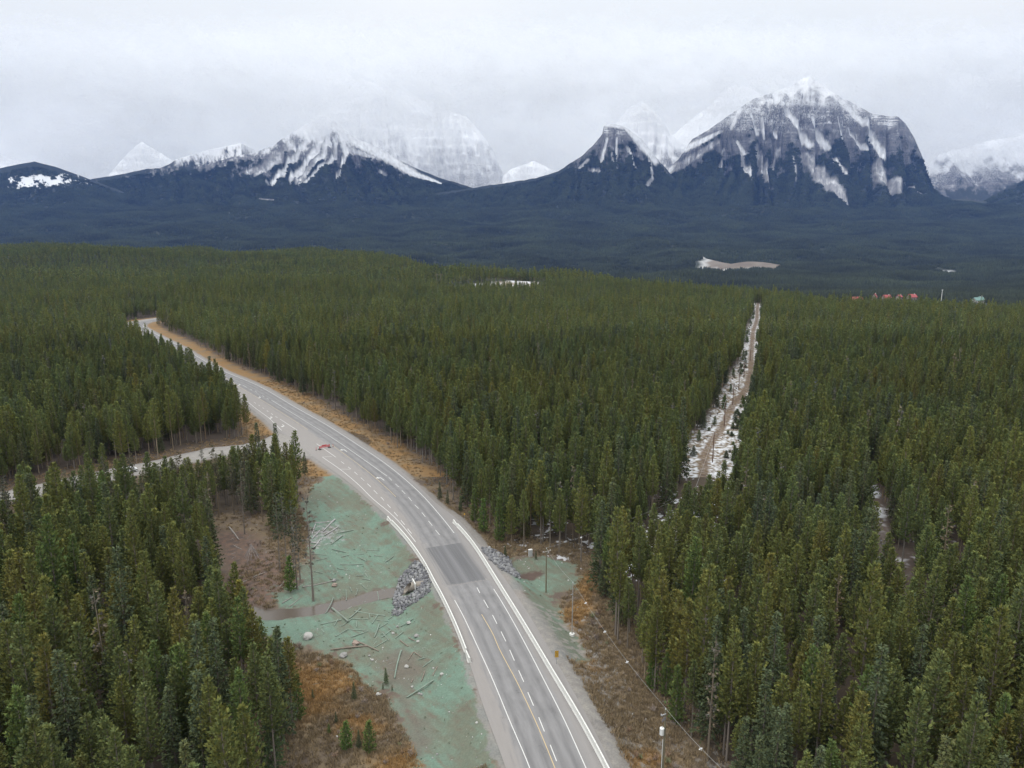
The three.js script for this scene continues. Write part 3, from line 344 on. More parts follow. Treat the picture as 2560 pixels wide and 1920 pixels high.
massif('mountain', [[0.55, 0.085, 12000], [0.575, 0.112, 12000], [0.61, 0.122, 12100], [0.64, 0.130, 12200], [0.68, 0.135, 12200], [0.74, 0.150, 12200], [0.82, 0.17, 12200], [0.95, 0.15, 12000]],
  { n: 260, m: 120, foot: 9300, seed: 4.6, gully: 420, amp: 140, lean: -0.6, prof: slopeProfile, label: 'snow-covered ridge fading into cloud at the right edge', color: faceColor({ snowLine: 0.42, gullyFrom: 0.2, ledgeFrom: 0.4, talusFrom: 0.25, treeLine: 0.16 }) });
massif('mountain', [[0.56, 0.035, 8600], [0.63, 0.046, 8600], [0.66, 0.062, 8600], [0.70, 0.082, 8600], [0.76, 0.1, 8600], [0.9, 0.12, 8600]],
  { woods: 0.25, n: 160, m: 80, foot: 7100, seed: 1.6, gully: 380, amp: 70, prof: slopeProfile, jag: 6, label: 'dark wooded spur at the right edge below the snowy ridge', color: faceColor({ snowLine: 1.4, gullyFrom: 0.9, ledgeFrom: 1.2, talusFrom: 0.5, treeLine: 1.2 }) });
// peaks mostly lost in the cloud
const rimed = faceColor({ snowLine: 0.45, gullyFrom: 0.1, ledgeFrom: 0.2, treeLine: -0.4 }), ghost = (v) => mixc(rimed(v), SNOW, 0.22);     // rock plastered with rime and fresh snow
massif('mountain', [[-0.30, 0.10, 13800], [-0.25, 0.17, 13900], [-0.235, 0.21, 14000], [-0.19, 0.205, 14000], [-0.15, 0.192, 14000], [-0.115, 0.180, 14000], [-0.06, 0.160, 13900], [-0.043, 0.142, 13800], [-0.026, 0.118, 13800], [-0.012, 0.088, 13800], [0.01, 0.07, 13800]],
  { n: 240, m: 100, foot: 11500, seed: 7.2, gully: 600, amp: 200, strata: 26, prof: cliffProfile, label: 'huge blocky peak lost in cloud behind the pyramid mountain', color: ghost });
massif('mountain', [[0.06, 0.075, 10900], [0.09, 0.10, 10900], [0.1079, 0.1105, 10900], [0.13, 0.140, 10900], [0.155, 0.172, 10900], [0.1723, 0.1797, 10900], [0.185, 0.172, 10900], [0.201, 0.1565, 10900], [0.2125, 0.1372, 10900], [0.24, 0.118, 10900], [0.27, 0.1, 10900]],
  { n: 200, m: 90, foot: 9300, seed: 3.9, gully: 500, amp: 150, strata: 20, prof: cliffProfile, label: 'rounded snowy dome in cloud behind the craggy peak', color: ghost });
massif('mountain', [[-0.57, 0.06, 13500], [-0.545, 0.088, 13500], [-0.52, 0.112, 13500], [-0.498, 0.129, 13500], [-0.48, 0.118, 13500], [-0.459, 0.105, 13500], [-0.42, 0.09, 13500]],
  { n: 120, m: 70, foot: 11500, seed: 5.1, gully: 420, amp: 110, strata: 16, prof: cliffProfile, label: 'faint pointed peak in cloud left of the pyramid mountain', color: ghost });
massif('mountain', [[-0.02, 0.08, 13600], [0.0, 0.094, 13600], [0.03, 0.104, 13600], [0.05, 0.095, 13600], [0.075, 0.08, 13600]],
  { n: 80, m: 50, foot: 11500, seed: 1.2, gully: 420, amp: 110, strata: 16, prof: cliffProfile, label: 'small pale snow peak in the gap between the mountains', color: ghost });
massif('mountain', [[0.2, 0.12, 13400], [0.23, 0.15, 13400], [0.26, 0.172, 13400], [0.29, 0.2, 13400], [0.32, 0.196, 13400], [0.37, 0.16, 13400]],
  { n: 100, m: 60, foot: 11000, seed: 6.9, gully: 500, amp: 150, strata: 20, prof: cliffProfile, label: 'faint peak in cloud just left of the broad cliffed mountain', color: ghost });
console.log('mountains');
const HOUSES = [[0.482, 18], [0.511, 9], [0.525, 12], [0.5455, 9], [0.5605, 14], [0.6004, 5], [0.6494, 14], [0.6651, 12]]; function village(x, D) { return D > 1380 && D < 1600 && HOUSES.some(([t, w]) => Math.abs(x - t * D) < w + 12); }
// ---------- road ----------
const Y = 0.0;                          // top of the old asphalt
const asphaltMap = tex(512, 1024, (i, j) => {     // 22 m across (from the right edge line leftwards), 66 m along
  const a = i / 512 * 22 - 5, l = j / 1024 * 66, w = (c, s) => Math.exp(-(((a - c) / s) ** 2));
  const along = fbm(a * 1.6 + 3, Math.sin(l / 66 * 2 * Math.PI) * 2.4 + Math.cos(l / 66 * 2 * Math.PI) * 1.7, 4), mot = fbm(i / 26, Math.sin(j / 1024 * 6.2832) * 9 + 4, 4) * 0.5, grain = noise(i * 0.9, j * 0.9);
  const tracks = w(1.0, 0.5) + w(2.8, 0.5) + w(4.9, 0.5) + w(6.9, 0.5);
  const crack = Math.abs(noise(i / 30 + 3, j / 30)) < 0.012 && noise(i / 90, j / 90 + 7) > 0.1 ? 0.05 : 0; let v = 0.178 - crack + 0.045 * along + 0.03 * mot - 0.035 * tracks + 0.012 * grain;
  const dust = sst(0.3, -1.2, a + along * 1.2) * 0.5 + sst(7.6, 9.4, a + along * 1.4) * 0.7;
  return mixc([v, v * 0.97, v * 0.99], [0.225, 0.205, 0.193], clamp(dust));
}, true, true);
const freshMap = tex(256, 512, (i, j) => { const a = i / 256 * 11, w = (c, s) => Math.exp(-(((a - c) / s) ** 2)), al = fbm(a * 2.2, j / 512 * 1.3, 4); const l = j / 512, v = 0.105 + 0.035 * (w(4.3, 0.55) + 0.5 * w(6.3, 0.3) + 0.4 * w(1.4, 0.35)) + 0.025 * al + 0.008 * noise(i, j), ed = clamp(sst(7.4, 9.2, a + al * 1.5) + sst(1.0, 0.0, a + al) * 0.6 + 0.8 * sst(0.035, 0.0, Math.min(l, 1 - l) + al * 0.04)); return mixc([v, v * 0.98, v * 1.03], [0.195, 0.184, 0.18], ed); });
// ribbon between two plan chains; u across from the right line in metres, v along
function ribbonOffsets(chain, o0, o1, y, uvw, k = 8) {
  const a = offs(chain, o0), b = offs(chain, o1), pos = [], uv = [], idx = []; let s = 0;
  for (let i = 0; i < chain.length; i++) { if (i) s += Math.hypot(chain[i][0] - chain[i - 1][0], chain[i][1] - chain[i - 1][1]); for (let q = 0; q <= k; q++) { const t = q / k, x = lerp(a[i][0], b[i][0], t), D = lerp(a[i][1], b[i][1], t); pos.push(x, y, -D); const w0 = typeof o0 === 'function' ? o0(chain[i]) : o0, w1 = typeof o1 === 'function' ? o1(chain[i]) : o1; uv.push((-lerp(w0, w1, t) + 5) / uvw[0], s / uvw[1]); } }
  for (let i = 0; i < chain.length - 1; i++) for (let q = 0; q < k; q++) { const p = i * (k + 1) + q; idx.push(p, p + 1, p + k + 2, p, p + k + 2, p + k + 1); }
  const g = new THREE.BufferGeometry(); g.setAttribute('position', new THREE.Float32BufferAttribute(pos, 3)); g.setAttribute('uv', new THREE.Float32BufferAttribute(uv, 2)); g.setIndex(idx); g.computeVertexNormals(); return g;
}
const widthLeft = (p) => { // distance from the right line to the left edge of the pavement, across the road
  const i = rightChain.reduce((b, q, k) => { const d = (q[0] - p[0]) ** 2 + (q[1] - p[1]) ** 2; return d < b[0] ? [d, k] : b; }, [1e9, 0])[1];
  const a = rightChain[Math.max(0, i - 1)], b = rightChain[Math.min(rightChain.length - 1, i + 1)], l = Math.hypot(b[0] - a[0], b[1] - a[1]), nx = -(b[1] - a[1]) / l, ny = (b[0] - a[0]) / l;
  let best = 12; for (let k = 1; k < leftChain.length; k++) { const c = leftChain[k - 1], d = leftChain[k], ex = d[0] - c[0], ey = d[1] - c[1], det = nx * -ey + ex * ny; if (Math.abs(det) < 1e-6) continue; const rx = c[0] - p[0], ry = c[1] - p[1], t = (rx * -ey + ex * ry) / det, u = (nx * ry - ny * rx) / det; if (u >= 0 && u <= 1 && t > 4 && t < 30) best = Math.min(best === 12 ? 99 : best, t); }
  return -(best > 30 ? 12 : best);
};
const leftW = new Map(rightChain.map((p) => [p, widthLeft(p)])); { const v = rightChain.map((p) => leftW.get(p)); rightChain.forEach((p, i) => { let s = 0, n = 0; for (let k = -1; k <= 1; k++) if (v[i + k] !== undefined) { s += v[i + k]; n++; } leftW.set(p, s / n); }); }
const roadMat = new THREE.MeshStandardMaterial({ map: asphaltMap, roughness: 0.92, side: THREE.DoubleSide });
struct('road', ribbonOffsets(rightChain, (p) => lerp(3.6, 1.5, sst(165, 185, p[1])), (p) => leftW.get(p), Y, [22, 66], 12), roadMat);
// side road and its mouth
const sideMap = tex(512, 512, (i, j) => { const n = fbm(i / 40, j / 40, 5), g = noise(i * 0.8, j * 0.8), v = 0.2 + 0.06 * n + 0.02 * g; return [v * 1.04, v * 0.97, v * 0.91]; }, true, true);
{ const f = new THREE.Shape(FLARE.map((p) => new THREE.Vector2(p[0], p[1]))), g = new THREE.ShapeGeometry(f); g.rotateX(-Math.PI / 2); g.translate(0, Y - 0.02, 0); const u = g.attributes.uv; for (let i = 0; i < u.count; i++) u.setXY(i, u.getX(i) / 14, u.getY(i) / 14);
  const s = ribbonOffsets(SIDEC, 4.2, -4.2, Y - 0.028, [14, 14], 4); const m = new THREE.MeshStandardMaterial({ map: sideMap, roughness: 0.95, side: THREE.DoubleSide });
  struct('road', g, m); struct('road', s, m); }
// fresh asphalt over the culvert
{ const i0 = rightChain.findIndex((p) => p[1] > 135), i1 = rightChain.findIndex((p) => p[1] > 160), ch = smooth(rightChain.slice(i0, i1), 1.5); const g = ribbonOffsets(ch, 0.1, -9.2, Y + 0.005, [11, 26], 6); const u = g.attributes.uv; for (let i = 0; i < u.count; i++) u.setX(i, clamp(u.getX(i) - 5 / 11, 0.01, 0.99));
  struct('road', g, new THREE.MeshStandardMaterial({ map: freshMap, roughness: 0.9, side: THREE.DoubleSide })); }
const paintMap = (c) => tex(256, 256, (i, j) => { const w = sst(0.02, 0.42, fbm(i / 12, j / 12, 4) + 0.16 * noise(i / 2, j / 2)); return mixc(c, [0.23, 0.222, 0.22], w * 0.75); }, true, true);
const white = new THREE.MeshStandardMaterial({ map: paintMap([0.55, 0.545, 0.535]), roughness: 0.8, side: THREE.DoubleSide }), yellow = new THREE.MeshStandardMaterial({ map: paintMap([0.46, 0.34, 0.18]), roughness: 0.8, side: THREE.DoubleSide });
const paint = (pts, w, m, step = 2) => struct('road_marking', ribbonOffsets(smooth(pts, step), w / 2, -w / 2, Y + 0.012, [1.2, 3], 1), m);
const cutAt = (pts, a, b) => smooth(pts, 2).filter((p) => p[1] >= a && p[1] <= b);
paint(cutAt(LINE_R, 60, 135.4), 0.13, white); paint(cutAt(LINE_R, 160.4, 700), 0.15, white);
paint(cutAt(LINE_L, 60, 131), 0.13, white); paint(cutAt(LINE_L, 156.5, 226), 0.14, white); paint(LINE_L2, 0.15, white);
paint(LINE_Y1, 0.12, yellow); paint(LINE_Y2, 0.12, yellow); paint(LINE_Y3, 0.12, yellow); paint(LINE_S, 0.14, white);
for (const [a, b, c, d] of DASH) paint([[a, b], [c, d]], 0.13, white, 9);
for (const [a, b, c, d] of SOLID) paint([[a, b], [c, d]], 0.16, white, 9);
ARROWS.forEach(([x, D], k) => { // turn arrows: shaft, hook and head as one painted shape lying along the road
  const left = k < 2, f = left ? -1 : 1, s = new THREE.Shape([[0, -2.2], [0.22, -2.2], [0.22, 0.15], [0.7, 0.55], [0.7, 0.05], [1.5, 0.85], [0.7, 1.7], [0.7, 1.1], [0, 0.55]].map(([a, b]) => new THREE.Vector2(a * f, b)));
  const g = new THREE.ShapeGeometry(s); g.rotateX(-Math.PI / 2); g.rotateY(left ? 0.56 : 0.56 + Math.PI); if (k > 3) g.scale(1, 1, 1); g.translate(x, Y + 0.012, -D); struct('road_marking', g, white); });
console.log('road');

// ---------- forest ----------
function Tree() { this.p = []; this.c = []; }
Tree.prototype.tri = function (a, b, c, col) { this.p.push(...a, ...b, ...c); for (let i = 0; i < 3; i++) this.c.push(...col); };
Tree.prototype.geo = function () { const g = new THREE.BufferGeometry(); g.setAttribute('position', new THREE.Float32BufferAttribute(this.p, 3)); g.setAttribute('color', new THREE.Float32BufferAttribute(this.c, 3)); return g; };
function trunkInto(t, r, h, rad, sides, col, lean) {
  const rings = 5, pt = (k, s) => { const f = k / rings, a = s / sides * Math.PI * 2, q = rad * (1 - f * 0.86) * (k === 0 ? 1.25 : 1); return [Math.cos(a) * q + lean[0] * f * f, f * h - (k ? 0 : 0.5), Math.sin(a) * q + lean[1] * f * f]; };
  for (let k = 0; k < rings; k++) for (let s = 0; s < sides; s++) { const v = 0.85 + 0.3 * r(), c = col.map((x) => x * v); t.tri(pt(k, s), pt(k, s + 1), pt(k + 1, s), c); t.tri(pt(k, s + 1), pt(k + 1, s + 1), pt(k + 1, s), c); }
}
// a needle-leaved tree: whorls of limbs, each with blades of needles. detail 2 near, 1 middle, 0 far
function conifer(seed, o, detail) {
  const r = rngOf(seed), crown = new Tree(), wood = new Tree(), h = o.h, lean = [(r() - 0.5) * 0.5, (r() - 0.5) * 0.5];
  const bark = o.bark || [0.17, 0.145, 0.125], leaf = o.leaf, gap = [0.95, 0.55, 0.31][detail] * (o.gap || 1), len0 = [1.1, 0.66, 0.4][detail] * (o.needle || 1), wid0 = [0.72, 0.34, 0.18][detail];
  trunkInto(wood, r, h * 0.985, o.rad || 0.15, detail === 2 ? 6 : 3, bark, lean);
  const bottom = h * o.base, span = h - bottom;
  for (let y = bottom; y < h - 0.15; y += gap * (0.7 + 0.6 * r())) {
    const t = (y - bottom) / span, prof = o.shape(t), nb = detail === 2 ? 5 : detail === 1 ? 4 : 3, a0 = r() * 7;
    for (let b = 0; b < nb; b++) {
      if (r() < (o.sparse || 0)) continue;
      const a = a0 + b / nb * Math.PI * 2 + (r() - 0.5) * 0.7, L = Math.max(0.2, o.R * prof * (0.62 + 0.6 * r())), rise = (o.rise + t * (o.riseTop || 0.5)) * L * (0.6 + 0.8 * r()), dx = Math.cos(a), dz = Math.sin(a), cx = lean[0] * (y / h) ** 2, cz = lean[1] * (y / h) ** 2;
      if (detail === 2 && L > 0.5) { const q = 0.022; crown.tri([cx, y + q, cz], [cx, y - q, cz], [cx + dx * L, y + rise, cz + dz * L], bark.map((v) => v * 0.8)); }
      const k = detail === 2 ? Math.max(2, Math.round(L / 0.25)) : detail === 1 ? Math.max(1, Math.round(L / 0.45)) : Math.max(1, Math.round(L / 0.8));
      for (let i = 0; i < k; i++) {
        const f = k === 1 ? 0.45 : 0.22 + 0.78 * (i + r() * 0.8) / k, sx = cx + dx * L * f + (r() - 0.5) * 0.3, sy = y + rise * f * f + (r() - 0.5) * 0.16, sz = cz + dz * L * f + (r() - 0.5) * 0.3;
        const hue = r(), v = 0.72 + 0.56 * r(), c = [leaf[0] * v * (0.86 + 0.32 * hue), leaf[1] * v * (0.95 + 0.1 * hue), leaf[2] * v * (1.1 - 0.25 * hue)];
        const blades = detail === 2 ? 4 : 3;
        for (let n = 0; n < blades; n++) {
          const s = len0 * (0.7 + 0.6 * r()), e = [dx * o.out + (r() - 0.5) * 1.2, o.up + (r() - 0.5) * 1.0, dz * o.out + (r() - 0.5) * 1.2], l = Math.hypot(...e) || 1, ux = e[0] / l, uy = e[1] / l, uz = e[2] / l;
          let px = r() - 0.5, py = r() - 0.5, pz = r() - 0.5; const d = px * ux + py * uy + pz * uz; px -= d * ux; py -= d * uy; pz -= d * uz; const m = wid0 * (0.7 + 0.6 * r()) * 0.5 / (Math.hypot(px, py, pz) || 1);
          const mx = sx + ux * s * 0.4, my = sy + uy * s * 0.4, mz = sz + uz * s * 0.4;
          crown.tri([sx, sy, sz], [mx + px * m, my + py * m, mz + pz * m], [mx - px * m, my - py * m, mz - pz * m], c); crown.tri([mx + px * m, my + py * m, mz + pz * m], [sx + ux * s, sy + uy * s, sz + uz * s], [mx - px * m, my - py * m, mz - pz * m], c);
        }
      }
    }
  }
  if (detail === 2) for (let i = 0; i < (o.dead ?? 16); i++) { const y = h * (0.12 + 0.5 * r()), a = r() * 7, L = 0.4 + 1.0 * r(), q = 0.016, e = [Math.cos(a) * L, y + (r() - 0.6) * 0.5, Math.sin(a) * L]; wood.tri([0, y + q, 0], [0, y - q, 0], e, bark.map((v) => v * 1.1)); wood.tri([q, y, q], [-q, y, -q], e, bark); }
  return { crown: crown.geo(), trunk: wood.geo(), h };
}
const pineShape = (t) => Math.pow(1 - Math.pow(t, 1.5), 0.85) * (0.6 + 0.4 * sst(0, 0.22, t)), spruceShape = (t) => Math.pow(1 - t, 0.85);
const KINDS = {
  pine: { h: 15, base: 0.34, R: 1.85, shape: pineShape, rise: 0.22, riseTop: 0.8, out: 0.7, up: 0.75, leaf: LEAF_PINE, dead: 18 },
  pineTall: { h: 17, base: 0.46, R: 1.65, shape: pineShape, rise: 0.2, riseTop: 0.8, out: 0.7, up: 0.7, leaf: LEAF_PINE, dead: 26 },
  pineBroad: { h: 14, base: 0.22, R: 2.15, shape: pineShape, rise: 0.25, riseTop: 0.7, out: 0.7, up: 0.75, leaf: LEAF_PINE.map((v) => v * 1.05), dead: 10 },
  spruce: { h: 15, base: 0.1, R: 2.0, shape: spruceShape, rise: -0.16, riseTop: 0.5, out: 0.9, up: -0.1, leaf: LEAF_SPRUCE, dead: 8 },
  youngPine: { h: 8, base: 0.05, R: 1.25, shape: (t) => Math.pow(1 - Math.pow(t, 1.5), 0.8), rise: 0.35, riseTop: 0.7, out: 0.6, up: 0.85, leaf: LEAF_PINE.map((v, i) => v * [0.95, 1.08, 0.95][i]), rad: 0.09, dead: 0 },
  thin: { h: 16, base: 0.4, R: 1.25, shape: pineShape, rise: 0.1, riseTop: 0.6, out: 0.8, up: 0.3, leaf: [0.075, 0.078, 0.05], sparse: 0.45, dead: 60, gap: 1.25 },
  snag: { h: 13, base: 0.3, R: 0.9, shape: pineShape, rise: 0.05, riseTop: 0.4, out: 0.8, up: 0.1, leaf: [0.13, 0.12, 0.11], sparse: 0.75, dead: 50, gap: 1.6 },
};
const LIB = {}; { let s = 100; for (const [k, o] of Object.entries(KINDS)) { LIB[k] = [[], [], []]; for (let d = 0; d < 3; d++) for (let v = 0; v < (k === 'pine' ? 4 : k === 'snag' ? 1 : 2); v++) LIB[k][d].push(conifer(s++, o, d)); } }
const leafMat = new THREE.MeshStandardMaterial({ vertexColors: true, roughness: 0.85, side: THREE.DoubleSide });
const tints = [[1, 1, 1], [1.16, 1.05, 0.85], [0.95, 0.98, 0.92], [1.3, 1.04, 0.8], [0.92, 1.08, 0.9]];
const tintMats = tints.map((t) => { const m = leafMat.clone(); m.color = lin(...t); return m; }), barkMat = leafMat.clone();
const wholeGeo = new Map(); const whole = (e) => { if (!wholeGeo.has(e)) wholeGeo.set(e, mergeGeometries([e.trunk, e.crown])); return wholeGeo.get(e); };

// where trees stand
const inCut = boxed(CUTPOLY), NOTREE = [[-92.1, 225.8], [-84.3, 210.3], [-76.0, 201.0], [-68.4, 195.8], [-58.7, 180.9], [-55.9, 192.4], [-54.9, 209.2], [-63.1, 221.4], [-77.7, 228.5]], THIN = [[-62, 140], [-72, 210], [-110, 206], [-140, 182], [-150, 150], [-90, 150]];
function treeSpot(x, D) {
  if (D < 92 && x > -31 && x < 24) return 0;
  if (D < 700) {
    const d = paveDist(x, D); const lim = D > 200 ? 9.5 + 2.5 * noise(x / 12, D / 12) : 6; if (d < lim && lineDist(SIDEC, x, D) > 9.5) return 0; if (lineDist(SIDEC, x, D) < 5.8) return 0; if (x < -50 && D > 190 && D < 245 && polyDist(NOTREE, x, D) < -1) return 0; if (d < 4) return 0;
    if (D < 330 && polyDist(CLEAR_L, x, D) < 0.5) return 0;
    if (polyDist(CLEAR_R, x, D) < 0.8) return 0;
    if (x > 0 && D < 250 && lineDist(CUTC, x, D) < 2.2) return 0;
  }
  if (x > inCut[0] && x < inCut[1] && D > inCut[2] && D < inCut[3] && polyDist(CUTPOLY, x, D) < 0.8) return 0;
  if (D > 900 && farBare(x, D)[0]) return 0;
  return 1;
}
const camPitch = 11.5 * Math.PI / 180, F = 1 / Math.tan(28.4 * Math.PI / 180);
function project(x, y, D) { const c = Math.cos(camPitch), s = Math.sin(camPitch), dy = y - EYE, zc = D * c - dy * s, yc = dy * c + D * s; return [x / zc * F / (4 / 3), yc / zc * F, zc]; }   // -1..1
// how far a spot lies in front of the side road, seen from the bend; trees there are young and thin
function sideFront(x, D) { if (x > -60 || x < -215) return 99; let b = 99; for (let i = 1; i < SIDEC.length; i++) { const a = SIDEC[i - 1], c = SIDEC[i]; if ((a[0] - x) * (c[0] - x) <= 0) { const d = lerp(a[1], c[1], (x - a[0]) / ((c[0] - a[0]) || 1)) - D; if (d > 0) b = Math.min(b, d); } } return b; }
const trees = [];
function plant(x, D, kind, h, tint) { trees.push({ x, D, kind, h, tint, v: Math.floor(rnd() * 4), turn: rnd() * 6.283, y: height(x, D) }); }
for (let ring = 0; ring < 3; ring++) {
  const [d0, d1, step] = [[58, 420, 3.15], [420, 1000, 4.0], [1000, 2750, 5.4]][ring];
  for (let D = d0; D < d1; D += step) for (let x = -0.86 * D - 40; x < 0.86 * D + 40; x += step) {
    const px = x + (rnd() - 0.5) * step * 0.95, pd = D + (rnd() - 0.5) * step * 0.95, keep = rnd(); if (pd > benchEdge(px, pd) + 620) continue;
    const stand = fbm(px / 60 + 8, pd / 60); let k = treeSpot(px, pd); if (!k) continue; if (keep > (0.9 - 0.7 * sst(0.16, 0.36, -fbm(px / 21 + 3, pd / 21))) * k) continue;
    const thin = pd < 260 && px < 0 && inside(THIN, px, pd); if (thin && rnd() < 0.1) continue;
    const q = rnd(), edge = pd < 420 ? paveDist(px, pd) : 99, moist = fbm(px / 45 + 20, pd / 45 + 3);
    let kind = q < 0.5 ? 'pine' : q < 0.72 ? 'pineTall' : q < 0.88 ? 'pineBroad' : 'spruce';
    if (moist > 0.26 && rnd() < 0.5) kind = 'spruce'; if (thin && rnd() < 0.42) kind = 'thin'; if (rnd() < 0.025) kind = 'snag'; if (px > 20 && px < 60 && pd < 200 && kind === 'pineBroad') kind = 'pineTall';
    let h = (kind === 'spruce' ? 14 + 6 * rnd() : 14 + 5 * rnd()) * (1 + 0.28 * stand) * (0.72 + 0.42 * rnd()); if (pd > 420) h *= 1.02; if (rnd() < 0.12) h *= 0.6; else if (rnd() < 0.12) h *= 1.16; if (pd < 240 && px < -45) { const sd = sideFront(px, pd); if (sd < 60) { if (sd < 26 && rnd() < 0.25) continue; if (Math.abs(px + 117.6 * pd / 208) < 5.5 && rnd() < 0.75) continue; if (sd < 30 && rnd() < 0.5) kind = 'thin'; h *= lerp(0.36, 1, sst(16, 60, sd)); } }
    const y = 0.85 + 0.3 * rnd() + 0.35 * fbm(px / 30, pd / 30 + 40), w = rnd() + 0.7 * fbm(px / 80 + 5, pd / 80), br = rnd() < 0.03 ? 1 : 0;
    plant(px, pd, kind, h, [y * (0.9 + 0.3 * w + br * 0.2), y * (0.98 + 0.1 * w), y * (1.05 - 0.22 * w - br * 0.12)]);
  }
}
// self-sown saplings in the power line cut, thickest along its right side
for (let i = 0; i < 1500; i++) { const p = TRACK[Math.floor(rnd() * (TRACK.length - 1))], x = p[0] + (rnd() - 0.3) * 24, D = p[1] + (rnd() - 0.5) * 14, d = polyDist(CUTPOLY, x, D); if (D < 185 || d > 1.5 || lineDist(TRACK, x, D) < 2.6) continue; const right = x > p[0]; if (d < -5 && rnd() < 0.85) continue; if (!right && rnd() < 0.75) continue; if (D < 250 && rnd() < 0.5) continue; plant(x, D, rnd() < 0.6 ? 'youngPine' : 'spruce', 1.2 + 5.5 * rnd() * rnd() + (d > -2 ? 1.5 : 0), [0.9, 0.95, 0.95]); }
// trees that stand by themselves, each described
const lone = [];
const LONE_KIND = ['spruce', 'spruce', 'spruce', 'spruce', 'youngPine', 'youngPine', 'spruce', 'youngPine', 'youngPine', 'youngPine', 'spruce', 'spruce', 'spruce', 'youngPine', 'spruce', 'spruce', 'spruce', 'spruce', 'youngPine', 'youngPine', 'youngPine', 'spruce', 'spruce', 'spruce', 'spruce', 'thin', 'snag', 'thin', 'thin', 'snag', 'thin', 'youngPine', 'thin', 'spruce', 'youngPine', 'youngPine', 'youngPine', 'pineTall'];
const LONE_LABEL = ['small narrow conifer in the middle of the brown grass', 'small spruce at the edge of the green ground near the longest log', 'knee-high seedling left of the small spruce by the longest log', 'tiny seedling right of the small spruce by the longest log', 'bright green young pine in the brown grass, left of a matching pair', 'bright green young pine in the brown grass, right of a matching pair', 'slim dark sapling between the two bright young pines', 'tall dark young pine at the wood edge beside the big pale boulder', 'dark young pine at the wood edge, shorter one of two side by side', 'loose grey-green young pine at the edge of the brown grass', 'big blue-green spruce at the bottom edge beside the brown grass', 'little sapling in the orange grass below the boulder', 'tiny sapling near the white stones in the brown grass', 'tiny pine sapling above the bright young pine pair', 'tallest dark spruce standing at the side road mouth', 'dark spruce left of the tallest one at the side road mouth', 'short bushy spruce standing alone on the pale side road corner', 'narrow pointed spruce at the grey corner verge', 'young conifer on the right verge before the dark wood', 'broad young pine on the right verge above the barrier end', 'yellow-green young pine nearest the barrier on the right verge', 'round bushy spruce on the right verge above the barrier end', 'small spruce beside the rust-coloured verge grass', 'tiny spruce in the yellow grass near the utility box', 'small dark spruce by the curve on the right verge', 'thin bare-stemmed conifer behind the pale fallen logs', 'tall dead bare trunk at the edge of the green ground', 'thin grey conifer in the small clump beside the mud', 'sparse tall conifer in the middle of the clump beside the mud', 'dead slender trunk right of the clump beside the mud', 'sparse conifer at the right side of the clump beside the mud', 'short green pine at the foot of the clump beside the mud', 'lone thin tree in the muddy rust-brown clearing', 'small green bush conifer beside the grey utility box', 'young pine on the gravel slope side below the power line', 'young pine at the wood edge just above the transformer pole', 'young pine behind the transformer pole', 'tall pine at the corner of the wood beside the thin pole'];
LONE.forEach(([x, D, h], i) => lone.push({ x, D, h, kind: LONE_KIND[i], label: LONE_LABEL[i], v: i, turn: i * 1.7, y: height(x, D), tone: [0, 4, 2][i % 3] }));
// the ones that show largest become things of their own, the rest one wood
for (const t of trees) { const p = project(t.x, t.y + t.h * 0.75, t.D); t.seen = Math.abs(p[0]) < 1.02 && Math.abs(p[1]) < 1.0 && p[2] > 0; t.size = t.h / Math.hypot(t.x, t.D, EYE); t.px = p; }
const own = trees.filter((t) => t.seen && t.kind !== 'snag').sort((a, b) => b.size - a.size).slice(0, 262); const ownSet = new Set(own);
const toneOf = (t) => t.kind === 'spruce' ? 2 : t.tint[0] > 1.22 ? 3 : t.tint[0] > 1.02 ? 1 : t.tint[1] > 0.98 ? 4 : 0;
const TONE_WORD = ['olive green', 'yellow-green', 'dark blue-green', 'brownish olive', 'mid green'];
const TREE_NAME = { spruce: 'spruce_tree', youngPine: 'young_pine_tree', thin: 'thin_conifer_tree', snag: 'dead_tree' };
const MODELS = new Map();
function addTree(t, label, group) {
  const lib = LIB[t.kind][2], e = lib[t.v % lib.length], tone = t.tone ?? toneOf(t), key = t.kind + (t.v % lib.length) + tone; let o;
  if (MODELS.has(key)) { o = MODELS.get(key).clone(); } else { o = new THREE.Group(); part('trunk', e.trunk, barkMat, o); part('crown', e.crown, tintMats[tone], o); MODELS.set(key, o); o = o.clone(); }
  o.name = numbered(TREE_NAME[t.kind] || 'pine_tree'); const s = t.h / e.h, w = s < 0.55 ? s * 1.15 : s * 0.5 + 0.5; o.position.set(t.x, t.y, -t.D); o.scale.set(w, s, w); o.rotation.y = t.turn; o.userData = { label, category: 'tree' }; if (group) o.userData.group = group; scene.add(o); return o;
}
for (const t of lone) addTree(t, t.label);
